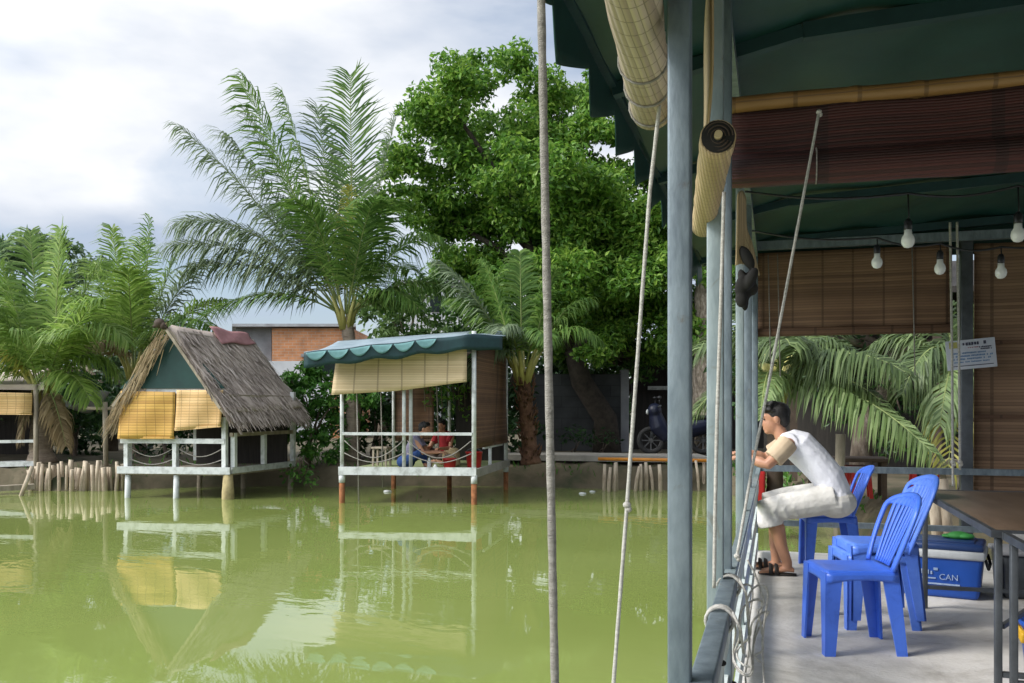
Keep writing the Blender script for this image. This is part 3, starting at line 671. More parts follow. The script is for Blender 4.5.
def hair_cap(P, m, s, t, part='hair'):
    mb = MB()
    mb.ell(P(-.024, 0, .045), (.100 * s, .083 * s, .088 * s), m, 20, 12)
    mb.ell(P(-.062, 0, -.002), (.055 * s, .070 * s, .075 * s), m, 16, 10)
    mb.ell(P(.042, 0, .088), (.045 * s, .062 * s, .032 * s), m, 14, 8)
    for k in range(26):
        a = random.uniform(-2.6, 2.6); p = P(-.024 - .09 * math.cos(a) * .6 + .05, .07 * math.sin(a), .09 + random.uniform(-.03, .04)); mb.ell(p, (.022 * s, .022 * s, .014 * s), m, 8, 6)
    mb.build(part, M['hair'], t, remesh=.007 * s, smooth_it=2)
def eyes(P, m, s, t):
    mb = MB()
    for q in (-1, 1): mb.ell(P(.079, q * .031, .006), (.008 * s, .014 * s, .006 * s), m, 10, 6)
    mb.build('eye', M['blackp'], t)
YM = 6.95
def pm(px, py, dy=0): 
    p = aty(px, py, YM); p.y += dy; return p
hip = pm(831, 496); t = thing('person', V(hip.x, YM, FL), 'man in a white T-shirt and pale shorts sitting forward with his arms over the rail', 'person')
fwd = V(-1, 0, 0); sh_c = pm(787, 443); nk = pm(781, 435); hd = pm(774.5, 419)
mb = MB()
mb.tube([hip + V(.03, 0, -.02), pm(827, 478), pm(813, 461), pm(799, 446), sh_c + V(-.01, 0, .02)], [.13, .135, .14, .145, .10], 14, flat=.72, flatdir=V(1, 0, .3))
mb.tube([sh_c + V(.01, 0, 0), nk, hd + V(.015, 0, -.04)], [.062, .052, .05], 12)
Pm, mm_ = head(mb, hd, V(-1, -.05, -.10), UP, .97)
legs = [(-.105, pm(768, 508, -.11), pm(787, 556, -.10)), (.105, pm(772, 503, .11), pm(776, 551, .12))]
for dy, kn, an in legs:
    hp = hip + V(0, dy * .85, 0); fl = FL + .035
    an = V(an.x, an.y, FL + .095)
    mb.tube([hp, hp.lerp(kn, .5), kn, kn + V(.012, 0, -.05), kn.lerp(an, .35) + V(.018, 0, 0), kn.lerp(an, .7), an, an + V(0, 0, -.05)], [.085, .075, .056, .052, .057, .043, .036, .036], 12)
    ft = V(an.x, an.y, fl)
    mb.tube([ft + V(.05, 0, .006), ft + V(0, 0, .012), ft + V(-.07, 0, .004), ft + V(-.14, 0, -.006), ft + V(-.18, 0, -.010)], [.03, .036, .04, .043, .03], 10, flat=.55, flatdir=UP)
    for k in range(5): 
        b = ft + V(-.165 + .008 * abs(k - 1), (k - 2) * .016, -.012); mb.tube([b, b + V(-.04 + .006 * k, 0, -.004)], [.010, .009], 6)
arms = [(-.19, pm(768, 463, -.20), pm(745, 456, -.12)), (.19, pm(766, 459, .20), pm(742, 453, .10))]
for dy, el, wr in arms:
    s0 = sh_c + V(.0, dy * .9, -.01)
    mb.tube([s0 + V(.02, -dy * .25, .01), s0, s0.lerp(el, .5), el, el.lerp(wr, .3), wr], [.052, .054, .047, .040, .041, .028], 11)
    finger_set(mb, wr, V(-1, -.25 if dy > 0 else .25, -.1), V(0, 0, -1), V(0, 1 if dy < 0 else -1, .3), 1.0, 1.0)
mb.build('body', M['skin'], t, remesh=.0065, smooth_it=2)
hair_cap(Pm, mm_, .97, t); eyes(Pm, mm_, .97, t)
mb = MB()
mb.ell(hip + V(.03, 0, -.01), (.12, .17, .10)); mb.tube([hip + V(.035, 0, -.05), hip + V(.03, 0, .03), pm(828, 477), pm(813, 460), pm(799, 446), sh_c + V(-.005, 0, .02), nk + V(.012, 0, -.005)], [.115, .148, .155, .16, .165, .135, .07], 16, flat=.74, flatdir=V(1, 0, .3))
for dy, el, wr in arms:
    s0 = sh_c + V(.0, dy * .82, -.005); mb.tube([sh_c + V(.02, dy * .2, -.01), s0], [.10, .078], 12)
mb.build('shirt', M['shirt'], t, remesh=.009, smooth_it=3)
for dy, el, wr in arms:
    s0 = sh_c + V(.0, dy * .86, -.005); mb = MB()
    mb.tube([s0 + V(.006, -dy * .1, .012), s0.lerp(el, .25), s0.lerp(el, .55), s0.lerp(el, .72)], [.078, .074, .073, .076], 14); mb.build('sleeve', M['sleeve'], t, remesh=.008, smooth_it=2)
mb = MB()
mb.ell(hip + V(.03, 0, -.045), (.15, .19, .115)); mb.ell(hip + V(-.06, 0, -.03), (.15, .18, .11))
for dy, kn, an in legs:
    hp = hip + V(.02, dy * .8, -.005); kd = (kn - hp).normalized()
    mb.tube([hp, hp.lerp(kn, .4), hp.lerp(kn, .8), kn + V(-.01, 0, .0), kn + V(.008, 0, -.07), kn + V(.02, 0, -.12)], [.112, .108, .098, .09, .088, .092], 14)
    for k in range(5):
        c = hp.lerp(kn, .25 + .15 * k); mb.tube([c + V(.02, -.06, .085), c + V(-.03, -.10, -.02), c + V(0, -.07, -.08)], .012, 6)
mb.build('shorts', M['shorts'], t, remesh=.009, smooth_it=3)
for dy, kn, an in legs:
    f0 = V(an.x, an.y, FL); mb = MB()
    mb.tube([f0 + V(.065, 0, .010), f0 + V(.02, 0, .011), f0 + V(-.06, 0, .011), f0 + V(-.14, 0, .011), f0 + V(-.205, 0, .012)], [.033, .04, .043, .048, .03], 14, flat=.24, flatdir=UP)
    sd2 = mb.build('sandal', M['sandal'], t); mb = MB()
    for x0 in (-.07, -.11):
        mb.tube([f0 + V(x0, -.05, .012), f0 + V(x0 - .005, -.035, .06), f0 + V(x0 - .005, 0, .078), f0 + V(x0 - .005, .035, .06), f0 + V(x0, .05, .012)], .016, 8, flat=.4, flatdir=V(0, 0, 1))
    mb.build('strap', M['sandal'], sd2)

# ------------------------------------------------------------------ tables
def tube_table(p, L, Wd, H, label, topm, trim='steel'):
    t = thing('folding_table', (p.x + Wd / 2, p.y, FL), label, 'table')
    x0, x1, y0, y1_ = p.x, p.x + Wd, p.y - L / 2, p.y + L / 2
    mb = MB(); mb.rbox(((x0 + x1) / 2, p.y, FL + H - .012), (Wd, L, .024), .004); mb.build('tabletop', M[topm], t)
    mb = MB()
    for (a, b) in (((x0 - .012, y0), (x0 - .012, y1_)), ((x1 + .012, y0), (x1 + .012, y1_))): mb.bar((*a, FL + H - .012), (*b, FL + H - .012), .022, .03)
    for y in (y0 - .012, y1_ + .012): mb.bar((x0 - .024, y, FL + H - .012), (x1 + .024, y, FL + H - .012), .022, .03)
    mb.build('top_frame', M['steel'], t)
    for x in (x0 + .01, x1 - .01):
        for y in (y0 + .015, y1_ - .015):
            mb = MB(); mb.rbox((x, y, FL + (H - .03) / 2), (.028, .028, H - .03), .004); mb.build('leg', M[trim], t)
    for y in (y0 + .015, y1_ - .015):
        mb = MB(); mb.bar((x0 + .025, y, FL + .13), (x1 - .025, y, FL + .13), .022); mb.build('stretcher', M['steel'], t)
    mb = MB(); mb.bar((x0 + .03, y0 + .04, FL + .32), (x1 - .03, y1_ - .04, FL + .32), .018); mb.build('brace', M['steel'], t)
    return t
HT = .72
a = gz(931, 490, FL + HT); b = gz(984, 530, FL + HT)
tx = (a.x + b.x) / 2
tube_table(V(tx, (a.y + b.y) / 2, 0), a.y - b.y, .95, HT, 'brown topped steel table standing beside the blue cooler', 'ttop')
tube_table(V(tx + .03, b.y - .07 - .62, 0), 1.2, .95, HT, 'grey topped steel table pushed against the brown one at the right edge', 'ttop2')
# ------------------------------------------------------------------ cooler
def text_mesh(s, size, loc, m3, parent, m, name):
    cu = bpy.data.curves.new('txt', 'FONT'); cu.body = s; cu.size = size; cu.extrude = .0012; cu.align_x = 'LEFT'
    o = bpy.data.objects.new('txt', cu); COL.objects.link(o); dg = bpy.context.evaluated_depsgraph_get(); dg.update()
    me = bpy.data.meshes.new_from_object(o.evaluated_get(dg)); bpy.data.objects.remove(o)
    mb = MB(); mb.add([Vector(loc) + m3 @ v.co for v in me.vertices], [tuple(p.vertices) for p in me.polygons]); return mb.build(name, M[m], parent)
p = gz(939, 598, FL); ca = R(-14); mc = Matrix.Rotation(ca, 3, 'Z'); cc = p + mc @ V(0, .18, 0)
t = thing('cool_box', V(cc.x, cc.y, FL), 'large blue cool box with a white rim band and dark lid under the table', 'cool box')
CW, CD, CHH = .50, .36, .27
mb = MB(); mb.rbox(V(cc.x, cc.y, FL + CHH / 2), (CW, CD, CHH), .025, mc, 3, taper=.9); body = mb.build('tub', M['cool'], t)
mb = MB(); mb.rbox(V(cc.x, cc.y, FL + CHH + .012), (CW + .03, CD + .03, .055), .014, mc); mb.build('rim', M['coolw'], t)
mb = MB(); mb.rbox(V(cc.x, cc.y, FL + CHH + .06), (CW + .01, CD + .01, .05), .018, mc); mb.rbox(V(cc.x, cc.y, FL + CHH + .088), (CW - .1, CD - .1, .012), .005, mc); mb.build('lid', M['coold'], t)
for s in (-1, 1):
    mb = MB(); q = V(cc.x, cc.y, FL + CHH - .01)
    mb.tube([q + mc @ V(s * (CW / 2 + .012), -.13, .0), q + mc @ V(s * (CW / 2 + .03), -.12, -.06), q + mc @ V(s * (CW / 2 + .03), .12, -.06), q + mc @ V(s * (CW / 2 + .012), .13, 0)], .01, 8); mb.build('handle', M['blackp'], t)
mx = mc @ Matrix.Rotation(R(90) , 3, 'X') @ Matrix.Rotation(R(-2.6), 3, 'X')
text_mesh('CAN', .052, cc + mc @ V(.0, -CD / 2 - .0035 + .006, FL + .115) - V(0, 0, 0) if False else V(cc.x, cc.y, 0) + mc @ V(.0, -CD / 2 + .0, FL + .12), mx, body, 'print', 'lettering')
mb = MB()
for x, z, w, h in ((-.105, .165, .012, .03), (-.085, .16, .012, .02), (-.065, .163, .012, .026), (-.045, .16, .01, .02), (-.02, .185, .025, .016), (-.06, .125, .08, .008), (.02, .09, .2, .010), (.02, .065, .22, .007)):
    mb.box(V(cc.x, cc.y, FL) + mc @ V(x, -CD / 2 + .012 - .055 * (z) + .0, z), (w, .006, h), mc)
mb.build('printed_mark', M['print'], body)
q = V(cc.x, cc.y, FL + CHH + .094) + mc @ V(.1, .02, 0)
mb = MB(); mb.ell(q + V(0, 0, .02), (.07, .05, .028)); mb.ell(q + V(.04, -.03, .02), (.05, .04, .02)); mb.ell(q + V(-.05, .02, .014), (.05, .04, .015)); tag(mb.build('green_cloth', M['greenp']), 'crumpled green cloth lying on the cool box lid', 'cloth')
# grey tub next to cooler, blue bin at the edge
p = gz(1002, 600, FL); t = thing('storage_bin', V(p.x + .12, p.y + .2, FL), 'dark grey plastic bin behind the front table leg beside the cool box', 'bin')
mb = MB(); mb.rbox(V(p.x + .14, p.y + .2, FL + .14), (.26, .34, .28), .02, None, 3, .88); mb.build('tub', M['steel'], t)
mb = MB(); mb.rbox(V(p.x + .14, p.y + .2, FL + .292), (.29, .37, .03), .01); mb.build('rim', M['greytarp'], t)
p = gz(1018, 678, FL); t = thing('plastic_bucket', V(p.x + .17, p.y, FL), 'blue plastic bucket with a yellow handle grip cut by the right edge', 'bucket')
q = V(p.x + .165, p.y, FL)
mb = MB(); mb.lathe([(.125, 0), (.13, .01), (.155, .24), (.163, .245), (.163, .265), (.15, .265), (.13, .03), (.01, .02)], q, 28); mb.build('pail', M['cool'], t)
mb = MB(); mb.tube([q + V(-.165 * math.cos(a), .03, .25 + .0) + V(-.02 * math.sin(a), -.165 * math.sin(a), .0 - .07 * math.sin(a)) for a in np.linspace(0, PI, 15)], .006, 7); mb.build('handle', M['yell'], t)
mb = MB(); mb.rbox(q + V(-.155, -.02, .205), (.025, .09, .05), .008, Matrix.Rotation(.3, 3, 'X')); mb.build('grip', M['yell'], t)

# ------------------------------------------------------------------ vegetation
def frond(mb_l, mb_r, p0, p2, arch, ll=.55, n=90, sidev=None, droop=.8, r=.018, wid=.03, vee=.15, dirty=.26, wind=.22):
    p0, p2 = Vector(p0), Vector(p2); p1 = (p0 + p2) / 2 + UP * arch
    pts = [p0 * (1 - s) ** 2 + p1 * 2 * s * (1 - s) + p2 * s * s for s in np.linspace(0, 1, 15)]
    mb_r.tube(pts, [r * (1 - .85 * i / 14) for i in range(15)], 5, caps=False)
    for i in range(n):
        s = .14 + .86 * (i + random.random() * .5) / n
        p = p0 * (1 - s) ** 2 + p1 * 2 * s * (1 - s) + p2 * s * s
        tg = ((p1 - p0) * (1 - s) + (p2 - p1) * s).normalized()
        sd_ = tg.cross(UP); sd_ = sd_.normalized() if sd_.length > .05 else RT.copy()
        if sidev is not None: sd_ = (sd_ * .5 + sidev * (1 if sd_.dot(sidev) > 0 else -1) * .8).normalized()
        nu = sd_.cross(tg)
        prof = math.sin(PI * min(1, (.16 + .78 * s))) ** .55
        for sg in (-1, 1):
            if random.random() < .05: continue
            l = ll * prof * random.uniform(.8, 1.1)
            d = (sd_ * sg * .85 + tg * (.45 + .5 * s) + nu * vee * random.uniform(.4, 1.2) + V(random.uniform(-1, 1), random.uniform(-1, 1), random.uniform(-1, 1)) * dirty).normalized()
            g = droop * random.uniform(.75, 1.3); wv = -RT * wind * random.uniform(.3, 1.2)
            d1 = (d - UP * g * .55 + wv).normalized(); d2 = (d1 - UP * g * .95 + wv).normalized()
            m_ = p + d * l * .3; m2 = m_ + d1 * l * .35; e = m2 + d2 * l * .4
            w = (tg - d * tg.dot(d)); w = w.normalized() * wid * .5 if w.length > 1e-4 else V(wid / 2, 0, 0)
            mb_l.add([p - w * .5, p + w * .5, m_ + w, m_ - w, m2 + w * .8, m2 - w * .8, e], [(0, 1, 2, 3), (3, 2, 4, 5), (5, 4, 6)], False)
def palm(name, base, top, r0, r1, label, fronds, cat='palm tree', lm='palm', tm='barkp', bend=0, ll=.6, boss=True, n=78, group=None, bowl='rachis', wid=.038, n_dead=0, trunk=True):
    t = thing(name, base, label, cat, group)
    base, top = Vector(base), Vector(top)
    if trunk:
        mb = MB(); N_ = 26; pts = []; rad = []
        for i in range(N_ + 1):
            s = i / N_; pts.append(base.lerp(top, s) + RT * bend * math.sin(PI * s)); rad.append((r0 + (r1 - r0) * s) * (1 + .05 * (i % 2)) * (1 + .35 * max(0, .15 - s) / .15))
        mb.tube(pts, rad, 14); mb.build('trunk', M[tm], t)
    if boss:
        mb = MB()
        for k in range(9):
            a = k * 2.4; d = V(math.cos(a), math.sin(a), 0)
            mb.tube([top + d * r1 * .6 - UP * .25, top + d * r1 * 1.5 + UP * .1, top + d * r1 * 3.0 + UP * .45], [.07, .05, .022], 6)
        mb.build('leaf_base', M['rachisy'], t)
    if name == 'coconut_palm':
        ex = []
        for fr in fronds:
            if (len(fr) > 2 and fr[2].get('m') == 'palmy') or (not label.startswith('tall') and (label.endswith('pavilion') or random.random() < .92)) or (label.startswith('tall') and random.random() < .72): continue
            o2 = dict(fr[2]) if len(fr) > 2 else {}; d = Vector(fr[0]) - top; k = d.length * .13
            ex.append((top + d * rnd(.78, 1.0) + V(rnd(-k, k), rnd(-2.5 * k, 2.5 * k), rnd(-k, k)), fr[1] * rnd(.8, 1.3), o2))
        fronds = list(fronds) + ex
    for fr in fronds:
        tip, arch = fr[0], fr[1]; o = fr[2] if len(fr) > 2 else {}
        ml, mr_ = MB(), MB(); d = (Vector(tip) - top); st = top + V(d.x, d.y, 0).normalized() * r1 * 1.2 + UP * .1
        lmn = o.get('m', lm)
        frond(ml, mr_, st, tip, arch, o.get('ll', ll) * (1.18 if name == 'coconut_palm' else 1), o.get('n', n), o.get('side'), o.get('droop', .95), o.get('r', .022), o.get('wid', wid), o.get('vee', .12), o.get('dirty', .2), o.get('wind', .22))
        f = ml.build('frond', M[lmn], t); mr_.build('rachis', M[bowl], f)
    return t
def rnd(a, b): return random.uniform(a, b)
# central tall coconut palm behind the green awning
D = 20.0; T = at(346, 318, D)
def tips(lst, D): return [(at(px, py, D + dd), ar, o) for px, py, dd, ar, o in lst]
s_ = dict(side=None)
cent = tips([(350, 74, 0, .5, dict(ll=.95, droop=.4, wind=.3)), (282, 92, -.3, .4, dict(wind=.5, ll=1.1, droop=.8, m='palm')), (222, 132, .3, .75, dict(ll=1.2, droop=1.1, m='palmg')), (245, 108, .8, .5, dict(ll=1.15, droop=1.0, m='palmg')),
    (180, 222, -.2, 1.35, dict(ll=1.35, droop=1.3, m='palmg', n=100)), (186, 268, .2, .95, dict(ll=1.2, droop=1.2, m='palmg')), (200, 318, -.7, .95, dict(ll=.8, droop=.8)), (318, 108, .6, .3, dict(ll=1.1, droop=.8, m='palmg', wind=.3)),
    (396, 118, .3, .35, dict(ll=.9, droop=.6, m='palmg')), (440, 238, -.5, 1.1, dict(ll=.95, droop=.95, m='palm')), (470, 300, .3, 1.1, dict(ll=.8, droop=.9)), (420, 308, -.9, .8, dict(ll=.7, droop=.7)),
    (300, 200, -1.6, .9, dict(ll=.9, droop=.8)), (350, 185, -1.0, .5, dict(ll=.42, droop=1.6, m='palmy', n=44, wid=.03)), (390, 200, -1.4, .8, dict(ll=.9, droop=.8, m='palm')), (340, 160, 1.8, .6, dict(ll=.9)), (300, 260, 2.2, .9, dict(ll=.9)), (410, 270, 2, .9, dict(ll=.9))], D)
palm('coconut_palm', V(T.x + .1, T.y, .5), T, .17, .13, 'tall coconut palm with grey green fronds rising behind the scalloped awning', cent, bend=.12)
# left palms
D = 19.0; T = at(44, 392, D); Bp = at(42, 470, D); Bp.z = .5
lf = tips([(-40, 330, 0, .8, dict(ll=.8)), (-45, 390, -.3, .9, dict(ll=.8)), (0, 262, .3, .3, dict(ll=.9)), (30, 232, .8, .2, dict(ll=.9, m='palml')), (62, 236, .3, .2, dict(ll=.9)), (100, 262, .5, .5, dict(ll=.9)),
    (128, 342, -.4, 1.5, dict(ll=.8, m='palml')), (118, 372, .3, .9, dict(ll=.8)), (105, 300, -.6, .8, dict(ll=.9)), (-20, 290, -.5, .6, dict(ll=.9)), (10, 330, -1.3, .5, dict(ll=.8, m='palml')), (75, 330, -1.2, .6, dict(ll=.8)), (50, 290, 1.4, .4, dict(ll=.9)),
    (-5, 352, -.5, .45, dict(ll=.6, m='palmy')), (66, 446, -.5, .25, dict(ll=.5, m='drypalm', droop=1.6)), (20, 440, -.3, .25, dict(ll=.5, m='drypalm', droop=1.6)), (90, 400, -.8, .8, dict(ll=.7)), (20, 300, 1, .3, dict(ll=.9)), (-60, 300, .6, .9, dict(ll=.9))], D)
palm('coconut_palm', Bp, T, .24, .15, 'short thick trunked palm standing behind the stakes at the left bank', lf, bend=-.05, ll=.85, lm='palmb')
D = 21.0; T = at(134, 372, D); Bp = at(140, 470, D); Bp.z = .5
lf = tips([(150, 218, 0, .1, dict(ll=.75, m='palm', n=60)), (112, 228, .4, .15, dict(ll=.8)), (178, 250, .3, .4, dict(ll=.8)), (205, 262, -.2, .7, dict(ll=.9, m='palmg')), (226, 300, -.6, .8, dict(ll=.9)), (86, 300, -.4, .6, dict(ll=.9)), (92, 262, .8, .4, dict(ll=.9)),
    (60, 340, -.3, .8, dict(ll=.9)), (128, 270, -1.1, .3, dict(ll=.8)), (215, 330, -1.3, 1.2, dict(ll=.8, m='palm')), (140, 240, 1.2, .2, dict(ll=.9)), (95, 345, -1, .5, dict(ll=.6, m='drypalm'))], D)
palm('coconut_palm', Bp, T, .16, .13, 'palm with one upright fan of fronds above the thatched hut peak', lf, ll=.8, lm='palmb')
# palm right of the pavilion with a red fibrous trunk foot
D = 18.0; T = at(523, 372, D); Bp = at(531, 462, D); Bp.z = .55
lf = tips([(470, 335, -.4, .6, dict(ll=.5)), (452, 300, .3, .7, dict(ll=.6)), (440, 262, .5, .5, dict(ll=.7, m='palmg')), (484, 262, -.3, .3, dict(ll=.6)), (520, 252, .4, .2, dict(ll=.6, m='palm')), (556, 270, -.3, .35, dict(ll=.6)), (590, 300, .2, .7, dict(ll=.6)), (600, 340, -.5, .9, dict(ll=.6)), (500, 330, -1.2, .7, dict(ll=.5, m='palmg')), (548, 340, -1.1, .8, dict(ll=.5)), (470, 380, -1, .9, dict(ll=.5, m='palmg'))], D)
tp = palm('coconut_palm', Bp, T, .16, .13, 'palm with a ragged reddish trunk at the right side of the pavilion', lf, tm='barkr', ll=.6)
mb = MB()
for k in range(120):
    s = rnd(.02, .95); a = rnd(0, 2 * PI); c = Bp.lerp(T, s) + V(math.cos(a), math.sin(a), 0) * .17
    mb.tube([c, c + V(math.cos(a) * .07, math.sin(a) * .07, rnd(.02, .16))], [.03, .006], 4)
mb.build('trunk_fibre', M['barkr'], tp)['kind'] = 'stuff'
# fronds drooping behind the shelter's far opening
D = 10.6; Bp = aty(700, 470, 11.0)
palm('young_palm', V(.0, 12.0, .45), V(.0, 12.0, 1.9), .10, .09, 'low palm spreading fronds across the far opening behind the man', [
    (aty(905, 372, 10.6), .55, dict(ll=.72, droop=1.6, m='palmt2', wid=.026, n=110)), (aty(932, 452, 10.2), .5, dict(ll=.722, droop=1.9, m='palmt', wid=.026, n=120)), (aty(850, 350, 11.6), .5, dict(ll=.72, droop=1.5, wid=.026, n=100)), (aty(790, 345, 10.8), .5, dict(ll=.72, droop=1.3, wid=.026)), (aty(700, 350, 11.5), .6, dict(ll=.72, wid=.026)), (aty(760, 420, 10.4), .6, dict(ll=.5, wid=.026, m='palmt', droop=1.3)), (aty(880, 400, 10.9), .4, dict(ll=.72, droop=1.6, wid=.026)), (aty(830, 330, 12.8), .5, dict(ll=.72, wid=.026)), (aty(760, 300, 12.6), .3, dict(ll=.72, wid=.026)), (aty(690, 420, 11.6), .5, dict(ll=.5, wid=.026))], n=90, lm='palmt2', boss=True, tm='woodd')
palm('young_palm', V(2.3, 12.2, .5), V(2.3, 12.2, 1.95), .12, .11, 'palm with a bent yellow green frond in front of the sign', [
    (aty(940, 425, 10.9), .95, dict(ll=.722, droop=2.2, m='palmt', wid=.026, n=100)), (aty(902, 395, 11.2), .9, dict(ll=.72, droop=1.9, m='palmt2', wid=.026, n=100)), (aty(948, 470, 10.8), .8, dict(ll=.72, droop=1.8, m='palmy', wid=.028, n=30)), (aty(870, 350, 12.2), .6, dict(ll=.72, wid=.026, droop=1.4)), (aty(990, 330, 12.0), .6, dict(ll=.72, wid=.026)), (aty(1060, 380, 11.5), .7, dict(ll=.72, wid=.026)), (aty(930, 300, 12.6), .4, dict(ll=.72, wid=.026)), (aty(1000, 430, 11.2), .7, dict(ll=.72, wid=.026))], n=90, lm='palmt2', boss=True, tm='woodd')

def leaves(clumps, per, size, up=.3, hang=0):
    vs = []; fs = []
    for c, r in clumps:
        k = max(6, int(per * (r[0] * r[1] * r[2]) ** (2 / 3)))
        d = RNG.normal(size=(k, 3)); d /= np.linalg.norm(d, axis=1)[:, None]
        rad = RNG.uniform(.25, 1.0, k) ** .5
        P = np.array(c) + d * rad[:, None] * np.array(r) * RNG.uniform(.85, 1.15, (k, 1))
        nrm = d * .55 + RNG.normal(size=(k, 3)) * .65 + np.array([0, 0, up]); nrm /= np.linalg.norm(nrm, axis=1)[:, None]
        a = np.cross(nrm, RNG.normal(size=(k, 3))); a[:, 2] -= hang; a -= nrm * (a * nrm).sum(1)[:, None]; a /= np.linalg.norm(a, axis=1)[:, None] + 1e-9
        b = np.cross(nrm, a); L_ = size * RNG.uniform(.65, 1.35, (k, 1)); w = L_ * .24
        q = np.stack([P, P + a * L_ * .45 + b * w + nrm * L_ * .05, P + a * L_ - nrm * L_ * .12, P + a * L_ * .45 - b * w + nrm * L_ * .05], 1).reshape(-1, 3)
        vs.append(q)
    A_ = np.concatenate(vs); n = len(A_) // 4
    mb = MB(); mb.v = [tuple(x) for x in A_]; mb.f = [(4 * i, 4 * i + 1, 4 * i + 2, 4 * i + 3) for i in range(n)]; mb.sm = [False] * n
    return mb
def tree(name, base, clumps, label, lm, per=420, size=.15, r0=.22, tm='bark', cat='tree', group=None, fork=2.2, up=.3, limbs=12, sub=0, hang=0, trunk=True):
    base = Vector(base); t = thing(name, base, label, cat, group)
    cl = []
    for c, r in clumps:
        r = (r, r, r * .8) if not hasattr(r, '__len__') else r
        if sub:
            for k in range(sub):
                d = V(random.gauss(0, 1), random.gauss(0, 1), random.gauss(0, 1)).normalized()
                rr = rnd(.34, .52); cl.append((Vector(c) + V(d.x * r[0], d.y * r[1], d.z * r[2]) * rnd(.45, 1.0), (r[0] * rr, r[1] * rr, r[2] * rr * .8)))
        else: cl.append((Vector(c), r))
    if trunk:
        mb = MB(); cen = Vector((0, 0, 0))
        for c, r in clumps: cen += Vector(c)
        cen /= len(clumps); fk = base.lerp(V(cen.x, cen.y, base.z + fork), .8); fk.z = base.z + fork
        mb.tube([base - UP * .1, base + V(rnd(-.08, .08), 0, fork * .35), base.lerp(fk, .7) + V(rnd(-.1, .1), rnd(-.1, .1), 0), fk], [r0 * 1.3, r0, r0 * .9, r0 * .82], 12)
        for c, r in (clumps if len(clumps) <= limbs else random.sample(list(clumps), limbs)):
            c = Vector(c); m_ = fk.lerp(c, .5) + V(rnd(-.2, .2), rnd(-.2, .2), .15 * (c - fk).length)
            mb.tube([fk - UP * .1, fk.lerp(m_, .55), m_, c.lerp(m_, .4), c], [r0 * .55, r0 * .4, r0 * .28, r0 * .16, r0 * .06], 7)
        mb.build('trunk', M[tm], t)
    leaves(cl, per, size, up, hang).build('crown', M[lm], t)
    return t
# the big broadleaf tree
D = 22.0
spec = [(440, 90, 42), (478, 72, 30), (515, 66, 26), (540, 88, 30), (560, 120, 38), (430, 130, 45), (410, 170, 32), (470, 130, 45), (505, 165, 48), (460, 185, 48), (545, 175, 50), (590, 150, 42), (600, 190, 45), (630, 215, 42), (560, 225, 50), (515, 225, 48), (470, 240, 45), (430, 210, 34), (400, 200, 20), (500, 275, 42), (545, 280, 45), (590, 260, 48), (635, 270, 45), (655, 240, 40), (610, 310, 45), (650, 320, 42), (565, 325, 35), (525, 300, 32), (485, 300, 26), (680, 280, 45), (690, 220, 40), (660, 180, 40), (620, 120, 36), (690, 330, 38), (720, 260, 40), (720, 320, 38), (580, 90, 30), (640, 350, 26), (600, 350, 22), (450, 268, 26), (690, 150, 40), (590, 335, 34), (570, 300, 36), (620, 280, 40), (560, 255, 36), (600, 225, 40), (545, 345, 22), (640, 300, 34)]
cl = []
for px, py, r in spec:
    for q in range(1):
        cl.append((at(px, py, D + rnd(-1.8, 2.0)), r * D / FPX * 1.0))
for px, py, r in ((520, 150, 60), (560, 210, 70), (620, 240, 70), (480, 200, 50), (590, 290, 60)): cl.append((at(px, py, D + 1.0), r * D / FPX))
tree('broadleaf_tree', V(at(607, 400, 22.5).x, at(607, 400, 22.5).y, .5), cl, 'large bright green broadleaf tree towering behind the block wall', 'leaf', per=1600, size=.15, r0=.3, fork=2.6, sub=11, limbs=10, tm='barkd')
def crown_px(lst, D, jit=.6): return [(at(px, py, D + rnd(-jit, jit)), r * D / FPX) for px, py, r in lst]
tree('leafy_bush', V(at(308, 462, 19.6).x, at(308, 462, 19.6).y, .5), crown_px([(296, 385, 20), (318, 380, 20), (330, 395, 20), (300, 410, 24), (322, 425, 24), (302, 440, 22), (330, 450, 20), (290, 400, 16), (284, 425, 18), (312, 400, 22), (290, 380, 16), (306, 376, 16), (345, 420, 24), (360, 400, 20)], 19.6, .5), 'bright green leafy bush between the hut and the pavilion', 'leafh', per=2300, size=.13, r0=.06, fork=.6, sub=6, cat='bush', limbs=8)
tree('broadleaf_tree', V(at(380, 450, 25).x, at(380, 450, 25).y, .55), crown_px([(370, 300, 30), (400, 320, 35), (440, 330, 35), (410, 350, 30), (450, 360, 35), (380, 365, 30), (430, 290, 25)], 25.5, 1), 'pale yellow green shrubby tree right behind the central palm', 'leafp', per=600, size=.2, r0=.12, sub=6)
